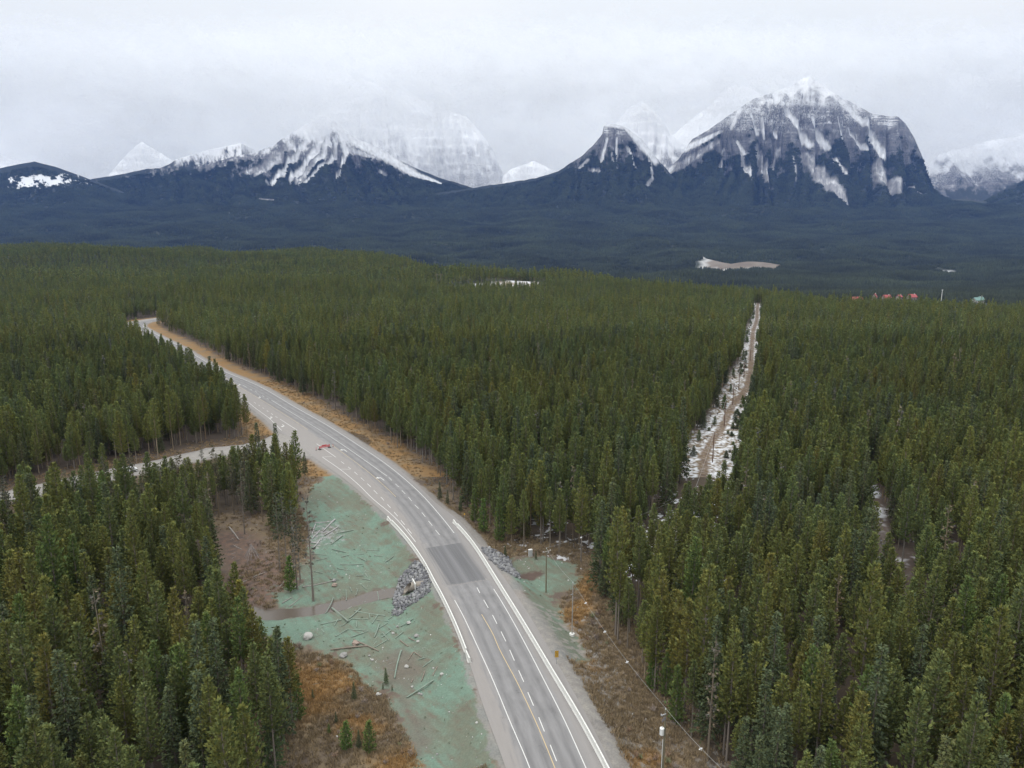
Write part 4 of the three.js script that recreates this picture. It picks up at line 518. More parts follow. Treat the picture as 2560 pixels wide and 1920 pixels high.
for (const t of own) {
  const [sx, sy] = t.px, kindWord = t.kind === 'spruce' ? 'spruce' : t.kind === 'thin' ? 'sparse thin conifer' : 'pine', size = t.h > 15.2 ? 'tall' : t.h < 10 ? 'short' : 'mid-sized';
  const depth = sy < -0.78 ? 'at the bottom edge' : sy < -0.55 ? 'near the bottom' : sy < -0.3 ? 'further up' : 'well up'; const col = t.x < 0 ? (sx < -0.75 ? 'lower left corner' : sx < -0.5 ? 'lower left wood' : 'wood beside the brown grass') : sx > 0.75 ? 'right corner wood' : sx > 0.45 ? 'lower right wood' : 'roadside wood edge';
  let nb = null, nd = 1e9; for (const q of own) if (q !== t) { const d = (q.x - t.x) ** 2 + (q.D - t.D) ** 2; if (d < nd) { nd = d; nb = q; } }
  const form = t.kind === 'pineTall' ? 'high-crowned ' : t.kind === 'pineBroad' ? 'broad ' : '', where = { 'at the bottom edge': 'bottom edge of ', 'near the bottom': 'lower ', 'further up': 'middle ', 'well up': 'upper ' }[depth];
  const words = (q) => q.split(' ').length, say = (f, z) => size + ' ' + f + TONE_WORD[toneOf(t)] + ' ' + kindWord + ' in the ' + (where === 'bottom edge of ' ? 'frontmost ' : where) + col.replace('lower left corner', 'left corner wood').replace('lower left wood', 'left wood').replace('lower right wood', 'right wood') + ' beside a ' + z + (nb.kind === 'spruce' ? 'spruce' : TONE_WORD[toneOf(nb)] + ' pine'); const rel = nb.h > t.h ? 'taller ' : 'shorter ', full = [say(form, rel), say('', rel), say(form, ''), say('', '')].find((q) => words(q) <= 16) || say('', '').replace(' beside a ', ' by '); addTree(t, full, 'trees of the ' + col);
}
const forest = new THREE.Group(); forest.name = 'forest'; forest.userData = { kind: 'stuff', label: 'dense evergreen wood covering the bench and the valley', category: 'forest' }; scene.add(forest);
{ const by = new Map();
  for (const t of trees) { if (ownSet.has(t)) continue; const d = t.D < 430 ? 2 : t.D < 1000 ? 1 : 0, lib = LIB[t.kind][d], e = lib[t.v % lib.length], k = e; if (!by.has(k)) by.set(k, []); by.get(k).push(t); }
  const M = new THREE.Matrix4(), q = new THREE.Quaternion(), up = new THREE.Vector3(0, 1, 0), c = new THREE.Color();
  for (const [e, list] of by) { const im = new THREE.InstancedMesh(whole(e), leafMat, list.length); im.name = numbered('wood_trees'); list.forEach((t, i) => { const s = t.h / e.h, w = (s * 0.5 + 0.5) * (t.D > 1000 ? 1.05 : t.D > 420 ? 0.88 : 1); M.compose(new THREE.Vector3(t.x, t.y, -t.D), q.setFromAxisAngle(up, t.turn), new THREE.Vector3(w, s, w)); im.setMatrixAt(i, M); im.setColorAt(i, c.setRGB(...t.tint)); }); im.castShadow = im.receiveShadow = true; forest.add(im); }
  console.log('trees', trees.length, 'meshes', by.size);
}
// far slopes: groups of some twenty trees each
{ const far = [0, 1, 2].map((k) => { const r = rngOf(500 + k), T = new Tree(); for (let i = 0; i < 26; i++) { const x = (r() - 0.5) * 30, z = (r() - 0.5) * 30, h = 11 + 9 * r(), w = 1.7 + 1.2 * r(), a = r() * 3, v = 0.65 + 0.7 * r(), c = [0.041 * v, 0.052 * v, 0.028 * v], p = (s, y, q) => [x + Math.cos(a + s * 2.094) * w * q, y, z + Math.sin(a + s * 2.094) * w * q]; for (let s = 0; s < 3; s++) { T.tri(p(s, -2, 0.8), p(s + 1, -2, 0.8), p(s, h * 0.45, 1), c); T.tri(p(s + 1, -2, 0.8), p(s + 1, h * 0.45, 1), p(s, h * 0.45, 1), c); T.tri(p(s, h * 0.45, 1), p(s + 1, h * 0.45, 1), [x, h, z], c); } } return T.geo(); });
  const lists = [[], [], []];
  for (let D = 1150; D < 8300; D += D < 3400 ? 20 : 27) { const st = D < 3400 ? 20 : 27; for (let x = -0.84 * D - 60; x < 0.84 * D + 60; x += st) { const px = x + (rnd() - 0.5) * st, pd = D + (rnd() - 0.5) * st; if (pd < benchEdge(px, pd) + 590) continue; if (farBare(px, pd)[0] || farBare(px + 10, pd - 30)[0]) continue; if (village(px, pd)) continue; lists[Math.floor(rnd() * 3)].push([px, pd]); } }
  for (const [x, y, D] of slopeWood) lists[Math.floor(rnd() * 3)].push([x + (rnd() - 0.5) * 14, D, y]);
  const M = new THREE.Matrix4(), q = new THREE.Quaternion(), up = new THREE.Vector3(0, 1, 0), c = new THREE.Color();
  lists.forEach((l, k) => { const im = new THREE.InstancedMesh(far[k], leafMat, l.length); im.name = numbered('far_wood_trees'); l.forEach(([x, D, gy], i) => { const s = 0.85 + 0.35 * rnd() + 0.3 * fbm(x / 200, D / 200), v = 0.68 + 0.3 * rnd() + 0.9 * fbm(x / 420 + 3, D / 200), e = 1; M.compose(new THREE.Vector3(x, (gy ?? height(x, D)) - 1, -D), q.setFromAxisAngle(up, rnd() * 6.28), new THREE.Vector3(1, s, 1)); im.setMatrixAt(i, M); im.setColorAt(i, c.setRGB(v, v, v)); }); im.castShadow = im.receiveShadow = true; forest.add(im); });
  console.log('far clumps', lists.map((l) => l.length));
}
console.log('things');
const V = (x, y, D) => new THREE.Vector3(x, y, -D);
// ---------- concrete barriers ----------
const concreteMap = tex(256, 256, (i, j) => { const n = fbm(i / 30, j / 60, 5), s = sst(0.15, 0.5, fbm(i / 7, j / 40 + 5, 4)), g = noise(i * 0.9, j * 0.9), v = 0.54 + 0.1 * n - 0.14 * s + 0.025 * g; return [v * 1.01, v, v * 0.965]; }, true, true);
const concrete = new THREE.MeshStandardMaterial({ map: concreteMap, roughness: 0.92, side: THREE.DoubleSide });
function barrierPiece(L) { const s = new THREE.Shape([[-0.3, 0], [0.3, 0], [0.3, 0.08], [0.17, 0.3], [0.11, 0.86], [0.09, 0.89], [-0.09, 0.89], [-0.11, 0.86], [-0.17, 0.3], [-0.3, 0.08]].map((p) => new THREE.Vector2(...p))), g = new THREE.ExtrudeGeometry(s, { depth: L - 0.05, bevelEnabled: true, bevelSize: 0.012, bevelThickness: 0.012, bevelSegments: 1 }); g.translate(0, 0, -(L - 0.05) / 2); const u = g.attributes.uv, p = g.attributes.position; for (let i = 0; i < u.count; i++) u.setXY(i, p.getZ(i) / 2.2, (p.getY(i) + p.getX(i)) / 1.6); return g; }
function barrier(pts, label) {
  const ch = smooth(pts, 3.05), o = thing('concrete_barrier', label, 'barrier', ch[0][0], 0.004, ch[0][1]), gs = [barrierPiece(3.05), barrierPiece(3.05)];
  { const u = gs[1].attributes.uv; for (let i = 0; i < u.count; i++) u.setXY(i, u.getX(i) + 0.43, u.getY(i) + 0.31); }
  for (let i = 1; i < ch.length; i++) { const a = ch[i - 1], b = ch[i], m = part('barrier_segment', gs[i % 2], concrete, o), end = i === 1 || i === ch.length - 1; m.position.set((a[0] + b[0]) / 2 - ch[0][0], end ? -0.22 : 0, -((a[1] + b[1]) / 2 - ch[0][1])); m.rotation.set(end ? (i === 1 ? 0.12 : -0.12) : 0, Math.atan2(b[0] - a[0], -(b[1] - a[1])), 0, 'YXZ'); m.scale.z = Math.hypot(b[0] - a[0], b[1] - a[1]) / 3.05; }
  return o;
}
barrier(BAR_L, 'shorter pale concrete barrier on the creek side of the road'); barrier(BAR_R, 'long pale concrete barrier along the right side of the road to the bottom edge');

// ---------- logs ----------
const logMap = tex(128, 256, (i, j) => { const n = fbm(i / 5, j / 60, 4), v = 0.8 + 0.5 * n + 0.1 * noise(i / 2, j / 9); return [v, v * 0.98, v * 0.96]; }, true, true);
const LOGC = [[0.4, 0.39, 0.4], [0.215, 0.255, 0.222], [0.3, 0.275, 0.26], [0.21, 0.265, 0.225], [0.22, 0.185, 0.155]].map((c) => new THREE.MeshStandardMaterial({ color: lin(...c), map: logMap, roughness: 0.95, side: THREE.DoubleSide })), cutEnd = mat([0.42, 0.36, 0.28], 0.9);
const LOGTONE = ['pale grey', 'greyish', 'weathered grey', 'greenish', 'bare brown'];
const usedLog = new Map();
const nearWhat = (x, D, k) => { if (k === 0) return 'in the bleached heap'; if (k === 2) return x < -44 ? 'on the muddy rust-brown ground' : 'under the thin tree clump'; if (D > 152) return 'near the road curve'; if (D > 137) return 'above the culvert'; if (D > 128) return 'beside the creek'; if (D > 118) return 'below the creek'; return 'on the bare patch'; };
const logEntries = LOGS.map(([x0, d0, x1, d1, k]) => ({ x0, d0, x1, d1, k, L: Math.hypot(x1 - x0, d1 - d0), mx: (x0 + x1) / 2, md: (d0 + d1) / 2 }));
for (const e of logEntries) { e.size = e.L > 7.5 ? 'very long' : e.L > 4.5 ? 'long' : e.L > 2.6 ? 'mid-length' : 'short'; const a = Math.atan2(e.d1 - e.d0, e.x1 - e.x0) * 180 / Math.PI, q = ((a % 180) + 180) % 180; e.lie = q < 22 || q > 158 ? 'lying crosswise' : q > 68 && q < 112 ? 'lying lengthwise' : q < 90 ? 'slanting right' : 'slanting left'; e.label = e.size + ' ' + LOGTONE[e.k] + ' log ' + e.lie + ' ' + nearWhat(e.mx, e.md, e.k); usedLog.set(e.label, (usedLog.get(e.label) || 0) + 1); }
{ const ORD = ['leftmost', 'second from the left', 'third from the left', 'fourth from the left', 'fifth from the left', 'sixth from the left', 'seventh from the left', 'eighth from the left', 'ninth from the left']; for (const l of usedLog.keys()) { const same = logEntries.filter((e) => e.label === l).sort((a, b) => a.mx / a.md - b.mx / b.md); if (same.length > 1) same.forEach((e, i) => { e.label += ', ' + (i === same.length - 1 ? 'rightmost' : ORD[i]); }); } }
{ const r = rngOf(61);
  for (const e of logEntries) {
    const y0 = height(e.x0, e.d0), y1 = height(e.x1, e.d1), R = (e.L > 7 ? 0.19 : e.L > 4 ? 0.14 : 0.1) * (0.85 + 0.35 * r()), a = V(e.x0, y0 + R * 0.7, e.d0), b = V(e.x1, y1 + R * 0.7, e.d1); let lift = 0; for (let t = 0.15; t < 0.9; t += 0.15) lift = Math.max(lift, height(lerp(e.x0, e.x1, t), lerp(e.d0, e.d1, t)) - lerp(y0, y1, t)); a.y += lift * 0.7; b.y += lift * 0.7;
    const d = new THREE.Vector3().subVectors(b, a), L = d.length(), g = new THREE.CylinderGeometry(R * (0.62 + 0.2 * r()), R, L, 9, 5), p = g.attributes.position, bend = (r() - 0.5) * 0.05 * L; for (let i = 0; i < p.count; i++) { const t = p.getY(i) / L + 0.5; p.setX(i, p.getX(i) * (1 + 0.12 * noise(t * 7, i * 0.3)) + bend * Math.sin(t * Math.PI)); } g.computeVertexNormals();
    g.groups.length = 0; const o = new THREE.Mesh(g, LOGC[e.k]); o.castShadow = o.receiveShadow = true; o.name = numbered('log'); o.position.copy(a).add(b).multiplyScalar(0.5); o.quaternion.setFromUnitVectors(new THREE.Vector3(0, 1, 0), d.normalize()); tag(o, e.label, 'log', 'felled logs scattered over the green ground'); scene.add(o);
  } }
// ---------- boulders and stones ----------
function rock(seed, detail, flat = 0.75) { const g0 = new THREE.IcosahedronGeometry(0.5, detail), p = g0.attributes.position; for (let i = 0; i < p.count; i++) { const x = p.getX(i), y = p.getY(i), z = p.getZ(i), k = 1 + 0.34 * noise(x * 2.1 + seed * 3.7, y * 2.1 + z * 1.7 + seed) + 0.1 * noise(x * 6 + seed, z * 6 + y * 5); p.setXYZ(i, x * k * 1.15, y * k * flat, z * k); } g0.computeVertexNormals(); return g0; }
const stoneMap = tex(256, 256, (i, j) => { const v = 0.86 + 0.35 * fbm(i / 22, j / 22, 5) + 0.1 * noise(i / 2.2, j / 2.2); return [v, v, v]; }, true, true);
const stone = (c) => new THREE.MeshStandardMaterial({ color: lin(...c), map: stoneMap, roughness: 0.95, side: THREE.DoubleSide });
const BMAT = [stone([0.36, 0.35, 0.335]), stone([0.26, 0.25, 0.245]), stone([0.3, 0.235, 0.2])];
const BLABEL = ['biggest pale boulder between the green ground and the orange grass', 'grey boulder lying alone in the brown grass', 'reddish flat boulder beside two crossing logs', 'round pale boulder on a log below the culvert', 'grey boulder right of the short brown logs', 'small pale rock below the grey boulder by the brown logs', 'pale boulder right of the longest upright log', 'small bright rock near the road, right of all the logs', 'white rock at the border of brown grass and green ground', 'grey rock right beside the lowest long log, left of two', 'grey rock right beside the lowest long log, right of two', 'small rock above the upper end of the lowest long log', 'small grey rock on the pale green strip', 'little pale rock on the pale green strip', 'little pale rock near the crossing short logs', 'small grey rock above the round pale boulder', 'little white rock in the brown grass', 'pinkish boulder lower of two under the thin trees', 'grey boulder upper of two under the thin trees'];
BOULDERS.forEach(([x, D, s, k], i) => { const o = single('boulder', rock(i + 1, 3), BMAT[k], BLABEL[i], 'boulder', 'boulders on the cleared ground'); s *= 1.05; o.scale.set(s, s, s * 1.1); o.rotation.y = i * 1.3; o.position.set(x, height(x, D) + s * 0.22, -D); });
function scatter(name, geos, m, n, seed, place, label, category) { const r = rngOf(seed), g0 = new THREE.Group(); g0.name = name; g0.userData = { kind: 'stuff', label, category }; scene.add(g0); const lists = geos.map(() => []), M = new THREE.Matrix4(), E = new THREE.Euler(), q = new THREE.Quaternion(), c = new THREE.Color(); for (let i = 0; i < n; i++) { const s = place(r); if (s) lists[Math.floor(r() * geos.length)].push(s); } geos.forEach((g, k) => { const im = new THREE.InstancedMesh(g, m, lists[k].length); im.name = numbered(name + '_pieces'); lists[k].forEach((s, i) => { M.compose(new THREE.Vector3(s.x, s.y, -s.D), q.setFromEuler(E.set(s.tilt || 0, s.turn, s.tilt2 || 0)), new THREE.Vector3(s.sx, s.sy, s.sx)); im.setMatrixAt(i, M); im.setColorAt(i, c.setRGB(...s.c)); }); im.castShadow = im.receiveShadow = true; g0.add(im); }); return g0; }
const pebbleGeos = [rock(31, 1), rock(32, 1), rock(33, 1)];
scatter('stones', pebbleGeos, stone([1, 1, 1]), 9000, 71, (r) => { const x = -70 + 130 * r(), D = 62 + 130 * r(), cl = polyDist(CLEAR_L, x, D), cr = polyDist(CLEAR_R, x, D); if (Math.min(cl, cr) > -0.5 || paveDist(x, D) < 1.5) return; const clump = fbm(x / 3.2 + 5, D / 3.2) + 0.5 * fbm(x / 14, D / 14), k = r(); if (k > sst(0.0, 0.4, clump) * 0.8 + 0.03) return; const s = 0.07 + 0.26 * Math.pow(r(), 4), v = 0.22 + 0.3 * r(); return { x, D, y: height(x, D) + s * 0.2, turn: r() * 6, tilt: r(), sx: s, sy: s * 0.8, c: [v, v * 0.99, v * 0.96] }; }, 'small loose stones strewn over the cleared ground', 'stones');
// broken bleached twigs among the logs
{ const t = new THREE.CylinderGeometry(0.012, 0.022, 1, 4); t.rotateZ(Math.PI / 2); scatter('twigs', [t], mat([1, 1, 1], 0.95), 2600, 73, (r) => { const x = -68 + 60 * r(), D = 100 + 80 * r(); if (polyDist(CLEAR_L, x, D) > -0.5 || paveDist(x, D) < 4) return; if (r() > sst(-0.05, 0.4, fbm(x / 6 + 2, D / 6 + 4) + (D > 128 ? 0.15 : 0))) return; const s = 0.4 + 1.3 * r() * r(), v = 0.16 + 0.32 * r(); return { x, D, y: height(x, D) + 0.04, turn: r() * 6.28, tilt2: (r() - 0.5) * 0.2, sx: s, sy: 1.2, c: x < -46 ? [v, v * 0.93, v * 0.88] : [v * 0.86, v * 0.98, v * 0.9] }; }, 'broken twigs and slash littering the cleared ground', 'twigs'); }
// ---------- riprap and culvert ----------
const ripGeos = [rock(41, 1, 0.8), rock(42, 1, 0.7), rock(43, 1, 0.85)], ripMats = [stone([0.19, 0.19, 0.2]), stone([0.125, 0.125, 0.138]), stone([0.25, 0.25, 0.255])];
function riprap(poly, n, seed, label, tint) { const r = rngOf(seed), b = boxed(poly), cx = (b[0] + b[1]) / 2, cd = (b[2] + b[3]) / 2, o = thing('riprap_slope', label, 'rock pile', cx, 0, cd); let k = 0, guard = 0; const spots = []; while (k < n && guard++ < 60000) { const x = lerp(b[0], b[1], r()), D = lerp(b[2], b[3], r()); if (polyDist(poly, x, D) > 0.1 || ((x + 21.6) ** 2 + (D - 136.8) ** 2 < 3.2)) continue; const s = 0.55 + 0.45 * r(); if (spots.some(([a, c, t]) => (a - x) ** 2 + (c - D) ** 2 < (0.36 * (s + t)) ** 2)) continue; spots.push([x, D, s]); const m = part('stone', ripGeos[k % 3], ripMats[Math.floor(r() * 3)], o); m.position.set(x - cx, height(x, D) + s * 0.18, -(D - cd)); m.scale.setScalar(s); m.rotation.set(r() * 3, r() * 6, r() * 3); k++; }
  // smaller filling stones between them
  const list = []; for (let i = 0; i < 900; i++) { const x = lerp(b[0], b[1], r()), D = lerp(b[2], b[3], r()); if (polyDist(poly, x, D) < 0.6 && (x + 21.6) ** 2 + (D - 136.8) ** 2 > 2.6) list.push([x, D, 0.28 + 0.24 * r()]); } const im = new THREE.InstancedMesh(ripGeos[1], stone([0.15, 0.15, 0.16]), list.length), M = new THREE.Matrix4(), q = new THREE.Quaternion(), E = new THREE.Euler(); list.forEach(([x, D, s], i) => { M.compose(new THREE.Vector3(x - cx, height(x, D) + s * 0.12, -(D - cd)), q.setFromEuler(E.set(r() * 3, r() * 6, r() * 3)), new THREE.Vector3(s, s, s)); im.setMatrixAt(i, M); }); im.name = 'filling_stones'; im.userData.kind = 'stuff'; im.castShadow = im.receiveShadow = true; o.add(im); console.log('riprap', k); return o; }
riprap(RIPL, 190, 5, 'grey riprap stones round the culvert on the creek side'); riprap(RIPR, 150, 6, 'grey riprap stones on the bank right of the road');
{ const o = thing('culvert', 'slanted culvert pipe end sticking out of the riprap beside the creek', 'culvert', -21.0, height(-21.0, 137) + 0.75, 137, 0.36); const g = new THREE.CylinderGeometry(0.95, 0.95, 6, 28, 1, true), p = g.attributes.position; g.rotateZ(Math.PI / 2); g.translate(1.3, 0, 0); for (let i = 0; i < p.count; i++) if (p.getX(i) < 0) p.setX(i, p.getX(i) + (p.getY(i) + 0.95) * 0.85); g.computeVertexNormals(); part('pipe', g, mat([0.2, 0.175, 0.15], 0.75), o);
  const w = box(0.22, 1.3, 2.6, 0.55, 0.55, 0); part('collar', w, concrete, o); }
// creek
{ const ch = CREEK_L.filter((p) => p[0] < -23 && p[0] > -54), ys = ch.map((p) => height(p[0], p[1]) + 0.3); for (let k = 0; k < 3; k++) for (let i = 1; i < ys.length - 1; i++) ys[i] = (ys[i - 1] + ys[i] + ys[i + 1]) / 3; const g = ribbonOffsets(ch, 2.4, -2.4, 0, [4, 4], 6), p = g.attributes.position; for (let i = 0; i < p.count; i++) p.setY(i, ys[Math.floor(i / 7)]); g.computeVertexNormals(); struct('creek_water', g, new THREE.MeshPhysicalMaterial({ color: lin(0.088, 0.072, 0.06), roughness: 0.22, side: THREE.DoubleSide })); }
// ---------- dry grass, brush ----------
function tuft(seed, n, h, spread) { const r = rngOf(seed), T = new Tree(); for (let i = 0; i < n; i++) { const a = r() * 7, d = spread * Math.sqrt(r()) * 0.5, x = Math.cos(a) * d, z = Math.sin(a) * d, w = 0.03 + 0.03 * r(), b = r() * 7, l = h * (0.6 + 0.6 * r()), v = 0.75 + 0.5 * r(); T.tri([x - Math.cos(b) * w, -0.03, z - Math.sin(b) * w], [x + Math.cos(b) * w, -0.03, z + Math.sin(b) * w], [x + (r() - 0.5) * l * 0.9 + Math.cos(a) * l * 0.3, l, z + (r() - 0.5) * l * 0.9 + Math.sin(a) * l * 0.3], [v, v, v * 0.95]); } return T.geo(); }
const tuftGeos = [tuft(1, 22, 0.42, 0.7), tuft(2, 22, 0.36, 0.9), tuft(3, 16, 0.5, 0.6)];
scatter('dry_grass', tuftGeos, leafMat, 120000, 81, (r) => { const near = r() < 0.75, x = near ? -60 + 110 * r() : -170 + 190 * r(), D = near ? 62 + 120 * r() : 165 + 190 * r(), cl = polyDist(CLEAR_L, x, D), cr = polyDist(CLEAR_R, x, D), dp = paveDist(x, D); const open = Math.min(cl, cr); if (dp < 2.2) return; if (open > 2 && !(D > 170 && dp < 13) && !(open < 7 && r() < 0.5)) return; const gs = Math.min(polyDist(GREEN_L, x, D), polyDist(GREEN_R, x, D)); const onSeed = gs < 0.3; if (onSeed && r() > 0.012) return; if (polyDist(MUD, x, D) < 0 && r() > 0.25) return; const n1 = fbm(x / 6, D / 6), n4 = fbm(x / 18 + 4, D / 18); if (r() > 0.7 + n4) return; let o = 1e9; for (const p of ORANGE) o = Math.min(o, polyDist(p, x, D)); const or = (1 - sst(-2.5, 2.5, o + n1 * 6)) * 0.9 + (D > 190 ? 0.55 : 0) * r(); const c = mixc(mixc([0.27, 0.2, 0.12], [0.19, 0.145, 0.1], r()), [0.32, 0.19, 0.075], clamp(or)).map((q, i) => onSeed ? [0.13, 0.15, 0.105][i] : q), v = 0.8 + 0.4 * r(), s = (0.7 + 0.7 * r()) * (onSeed ? 0.5 : 1); return { x, D, y: height(x, D), turn: r() * 6.28, sx: s, sy: s * (0.7 + 0.5 * r()), c: [c[0] * v, c[1] * v, c[2] * v] }; }, 'dry brown and orange grass on the verges and clearing', 'grass');
function bushGeo(seed, n, h, w) { const r = rngOf(seed), T = new Tree(); for (let i = 0; i < n; i++) { const a = r() * 7, l = h * (0.5 + 0.6 * r()), ex = Math.cos(a) * w * r(), ez = Math.sin(a) * w * r(), q = 0.018 + 0.02 * r(), b = r() * 7, mx = ex * 0.45, mz = ez * 0.45, v = 0.7 + 0.6 * r(), c = [v, v, v]; T.tri([-q, 0, 0], [q, 0, 0], [mx, l * 0.6, mz], c); T.tri([mx - q, l * 0.55, mz], [mx + q, l * 0.6, mz], [ex, l, ez], c); for (let k = 0; k < 3; k++) { const t = 0.5 + 0.5 * r(), s = 0.28; T.tri([mx * t * 2 + q, l * t, mz * t * 2], [mx * t * 2 - q, l * t, mz * t * 2], [mx * t * 2 + (r() - 0.5) * s * 2, l * t + s * r(), mz * t * 2 + (r() - 0.5) * s * 2], c); } } return T.geo(); }
const bushGeos = [bushGeo(1, 60, 1.3, 0.9), bushGeo(2, 70, 1.0, 1.1), bushGeo(3, 50, 1.6, 0.8)];
scatter('leafless_brush', bushGeos, leafMat, 5200, 83, (r) => { const near = r() < 0.6, x = near ? -62 + 112 * r() : -180 + 200 * r(), D = near ? 62 + 125 * r() : 165 + 230 * r(), cl = polyDist(CLEAR_L, x, D), cr = polyDist(CLEAR_R, x, D), dp = paveDist(x, D), open = Math.min(cl, cr); if (dp < 3.5 || Math.min(polyDist(GREEN_L, x, D), polyDist(GREEN_R, x, D)) < 0.8) return; if (open > 1 && !(D > 170 && dp < 15 && dp > 6)) return; if (r() > sst(-0.05, 0.3, fbm(x / 9 + 6, D / 9 + 2) + (x > 0 ? 0.08 : 0))) return; const k = r(), c = k < 0.55 ? [0.23, 0.185, 0.16] : k < 0.8 ? [0.25, 0.165, 0.11] : [0.15, 0.16, 0.08], s = 0.35 + 0.6 * r(); return { x, D, y: height(x, D), turn: r() * 6.28, sx: s, sy: s, c }; }, 'leafless grey and rust brush along the wood edges', 'brush');
scatter('cut_brush', bushGeos, leafMat, 2600, 84, (r) => { const t = r(), k = Math.floor(t * (TRACK.length - 1)), p = TRACK[k], x = p[0] + (r() - 0.5) * 26, D = p[1] + (r() - 0.5) * 20; if (polyDist(CUTPOLY, x, D) > 0 || lineDist(TRACK, x, D) < 2.2) return; if (r() > sst(-0.1, 0.35, fbm(x / 7, D / 7))) return; const s = 0.35 + 0.5 * r(), c = r() < 0.6 ? [0.12, 0.09, 0.075] : [0.07, 0.085, 0.045]; return { x, D, y: height(x, D), turn: r() * 6.28, sx: s * 1.3, sy: s, c }; }, 'low brush in the snowy power line cut', 'brush');
// brush pile: leaning bare poles
{ const r = rngOf(12), x = -59.2, D = 150.5, o = thing('brush_pile', 'cone of leaning bare grey poles on the muddy clearing', 'brush pile', x, height(x, D), D); const m = mat([0.3, 0.27, 0.26], 0.95); for (let i = 0; i < 16; i++) { const a = i * 0.39 + r() * 0.2, R = 1.5 + 0.9 * r(); part('pole', tubeBetween(new THREE.Vector3(Math.cos(a) * R, -0.05, Math.sin(a) * R), new THREE.Vector3((r() - 0.5) * 0.3, 2.6 + 0.6 * r(), (r() - 0.5) * 0.3), 0.04, 5), m, o); } }
// ---------- power line ----------
const woodPole = mat([0.16, 0.145, 0.10], 0.9), woodPale = mat([0.3, 0.28, 0.26], 0.9), steel = mat([0.42, 0.43, 0.45], 0.45, { metalness: 0.6 }), porcelain = mat([0.5, 0.5, 0.52], 0.4), tank = mat([0.62, 0.63, 0.63], 0.45), wireMat = mat([0.34, 0.34, 0.33], 0.5, { metalness: 0.4 });
const poleTops = [];
POLES.forEach(([x, D, h], i) => {
  const y = height(x, D), H = i < 3 ? h + 0.2 : h, lab = ['stout greenish utility pole with crossarm on the green ground right of the road', 'slender pale pole with a concrete foot among orange grass', 'transformer pole at the bottom edge beside the wood', 'nearest pole in the snowy power line cut', 'second nearest reddish pole in the snowy power line cut', 'third pole in the snowy power line cut', 'fourth pole up the snowy power line cut', 'fifth pole up the snowy power line cut', 'sixth pole with crossarm up the power line cut', 'farthest pole standing in the power line cut'][i];
  const o = thing('utility_pole', lab, 'utility pole', x, y, D, i < 3 ? 0.5 : -0.45, 'poles of the power line'); const m = i === 1 ? woodPale : i > 2 ? mat([0.11, 0.055, 0.04], 0.9) : woodPole;
  part('pole', cyl(i === 1 ? 0.11 : 0.17, i === 1 ? 0.08 : 0.12, H + 0.6, 0, -0.6, 0, 12), m, o);
  if (i !== 1) { const arm = part('crossarm', box(i === 2 ? 0.9 : 2.0, 0.11, 0.1, i === 2 ? -0.45 : 0, H - 0.55, 0.14), i === 2 ? steel : woodPale, o); for (const s of i === 2 ? [-0.85] : [-0.85, 0.85]) part('insulator', mergeGeometries([cyl(0.05, 0.05, 0.08, s, H - 0.49, 0.14), cyl(0.075, 0.045, 0.14, s, H - 0.41, 0.14, 10)]), porcelain, o); }
  part('insulator', mergeGeometries([cyl(0.05, 0.05, 0.1, 0, H - 0.02, 0), cyl(0.075, 0.04, 0.14, 0, H + 0.08, 0, 10)]), porcelain, o);
  if (i === 1) { part('foot', mergeGeometries([cyl(0.55, 0.48, 0.5, 0, -0.1, 0, 14)]), concrete, o); part('bracket', box(0.5, 0.06, 0.06, -0.22, H * 0.79, 0), steel, o); }
  if (i === 2) { part('brace', tubeBetween(new THREE.Vector3(-0.75, H - 0.6, 0.14), new THREE.Vector3(-0.05, H - 1.3, 0.1), 0.03), steel, o); const tr = part('transformer', mergeGeometries([cyl(0.3, 0.3, 0.95, -0.48, H - 3.6, 0, 18), cyl(0.31, 0.22, 0.08, -0.48, H - 2.65, 0, 18)]), tank, o); part('bushing', cyl(0.05, 0.03, 0.3, -0.48, H - 2.57, 0.08), porcelain, tr); part('mount', box(0.3, 0.1, 0.12, -0.2, H - 3.1, 0), steel, o); part('conduit', cyl(0.045, 0.045, H - 4.2, -0.34, -0.2, 0.1), tank, o); for (const s of [-0.2, -0.45, -0.7]) part('cutout', cyl(0.07, 0.05, 0.42, s, H - 1.3 + s * 0.3, 0.22), mat([0.16, 0.16, 0.2], 0.5), o); }
  if (i === 0) { part('cutout', cyl(0.06, 0.06, 0.4, 0.3, H - 1.0, 0.2), porcelain, o); part('brace', tubeBetween(new THREE.Vector3(0.7, H - 0.55, 0.14), new THREE.Vector3(0.05, H - 1.2, 0.1), 0.025), steel, o); }
  poleTops.push(V(x, y + H + 0.2, D));
});
const markMat = mat([0.62, 0.63, 0.65], 0.5);
function wire(a, b, sag, marks, label, r = 0.018, mr = 0.3) { const pts = []; for (let i = 0; i <= 24; i++) { const t = i / 24, p = a.clone().lerp(b, t); p.y -= sag * 4 * t * (1 - t); pts.push(p); } const o = thing('power_line_wire', label, 'wire', 0, 0, 0, 0, 'wires between the poles'); part('wire', new THREE.TubeGeometry(new THREE.CatmullRomCurve3(pts), 48, r, 5), wireMat, o); for (const t of marks) { const p = a.clone().lerp(b, t); p.y -= sag * 4 * t * (1 - t); const g = mergeGeometries([box(mr * 1.5, 0.05, 0.12), box(0.12, mr * 1.5, 0.05), box(0.06, 0.06, mr * 1.4)]); g.rotateX(0.6); g.rotateZ(0.5); g.translate(p.x, p.y - 0.12, p.z); part('line_marker', g, markMat, o); } }
wire(poleTops[0], poleTops[1], 0.6, [], 'wire from the stout greenish pole to the slender pale pole');
wire(poleTops[1], poleTops[2], 1.0, [0.18, 0.42, 0.66], 'marked wire from the slender pale pole to the transformer pole');
wire(poleTops[2], V(26.5, 6.6, 74), 0.4, [0.55], 'marked wire leaving the transformer pole past the bottom edge');
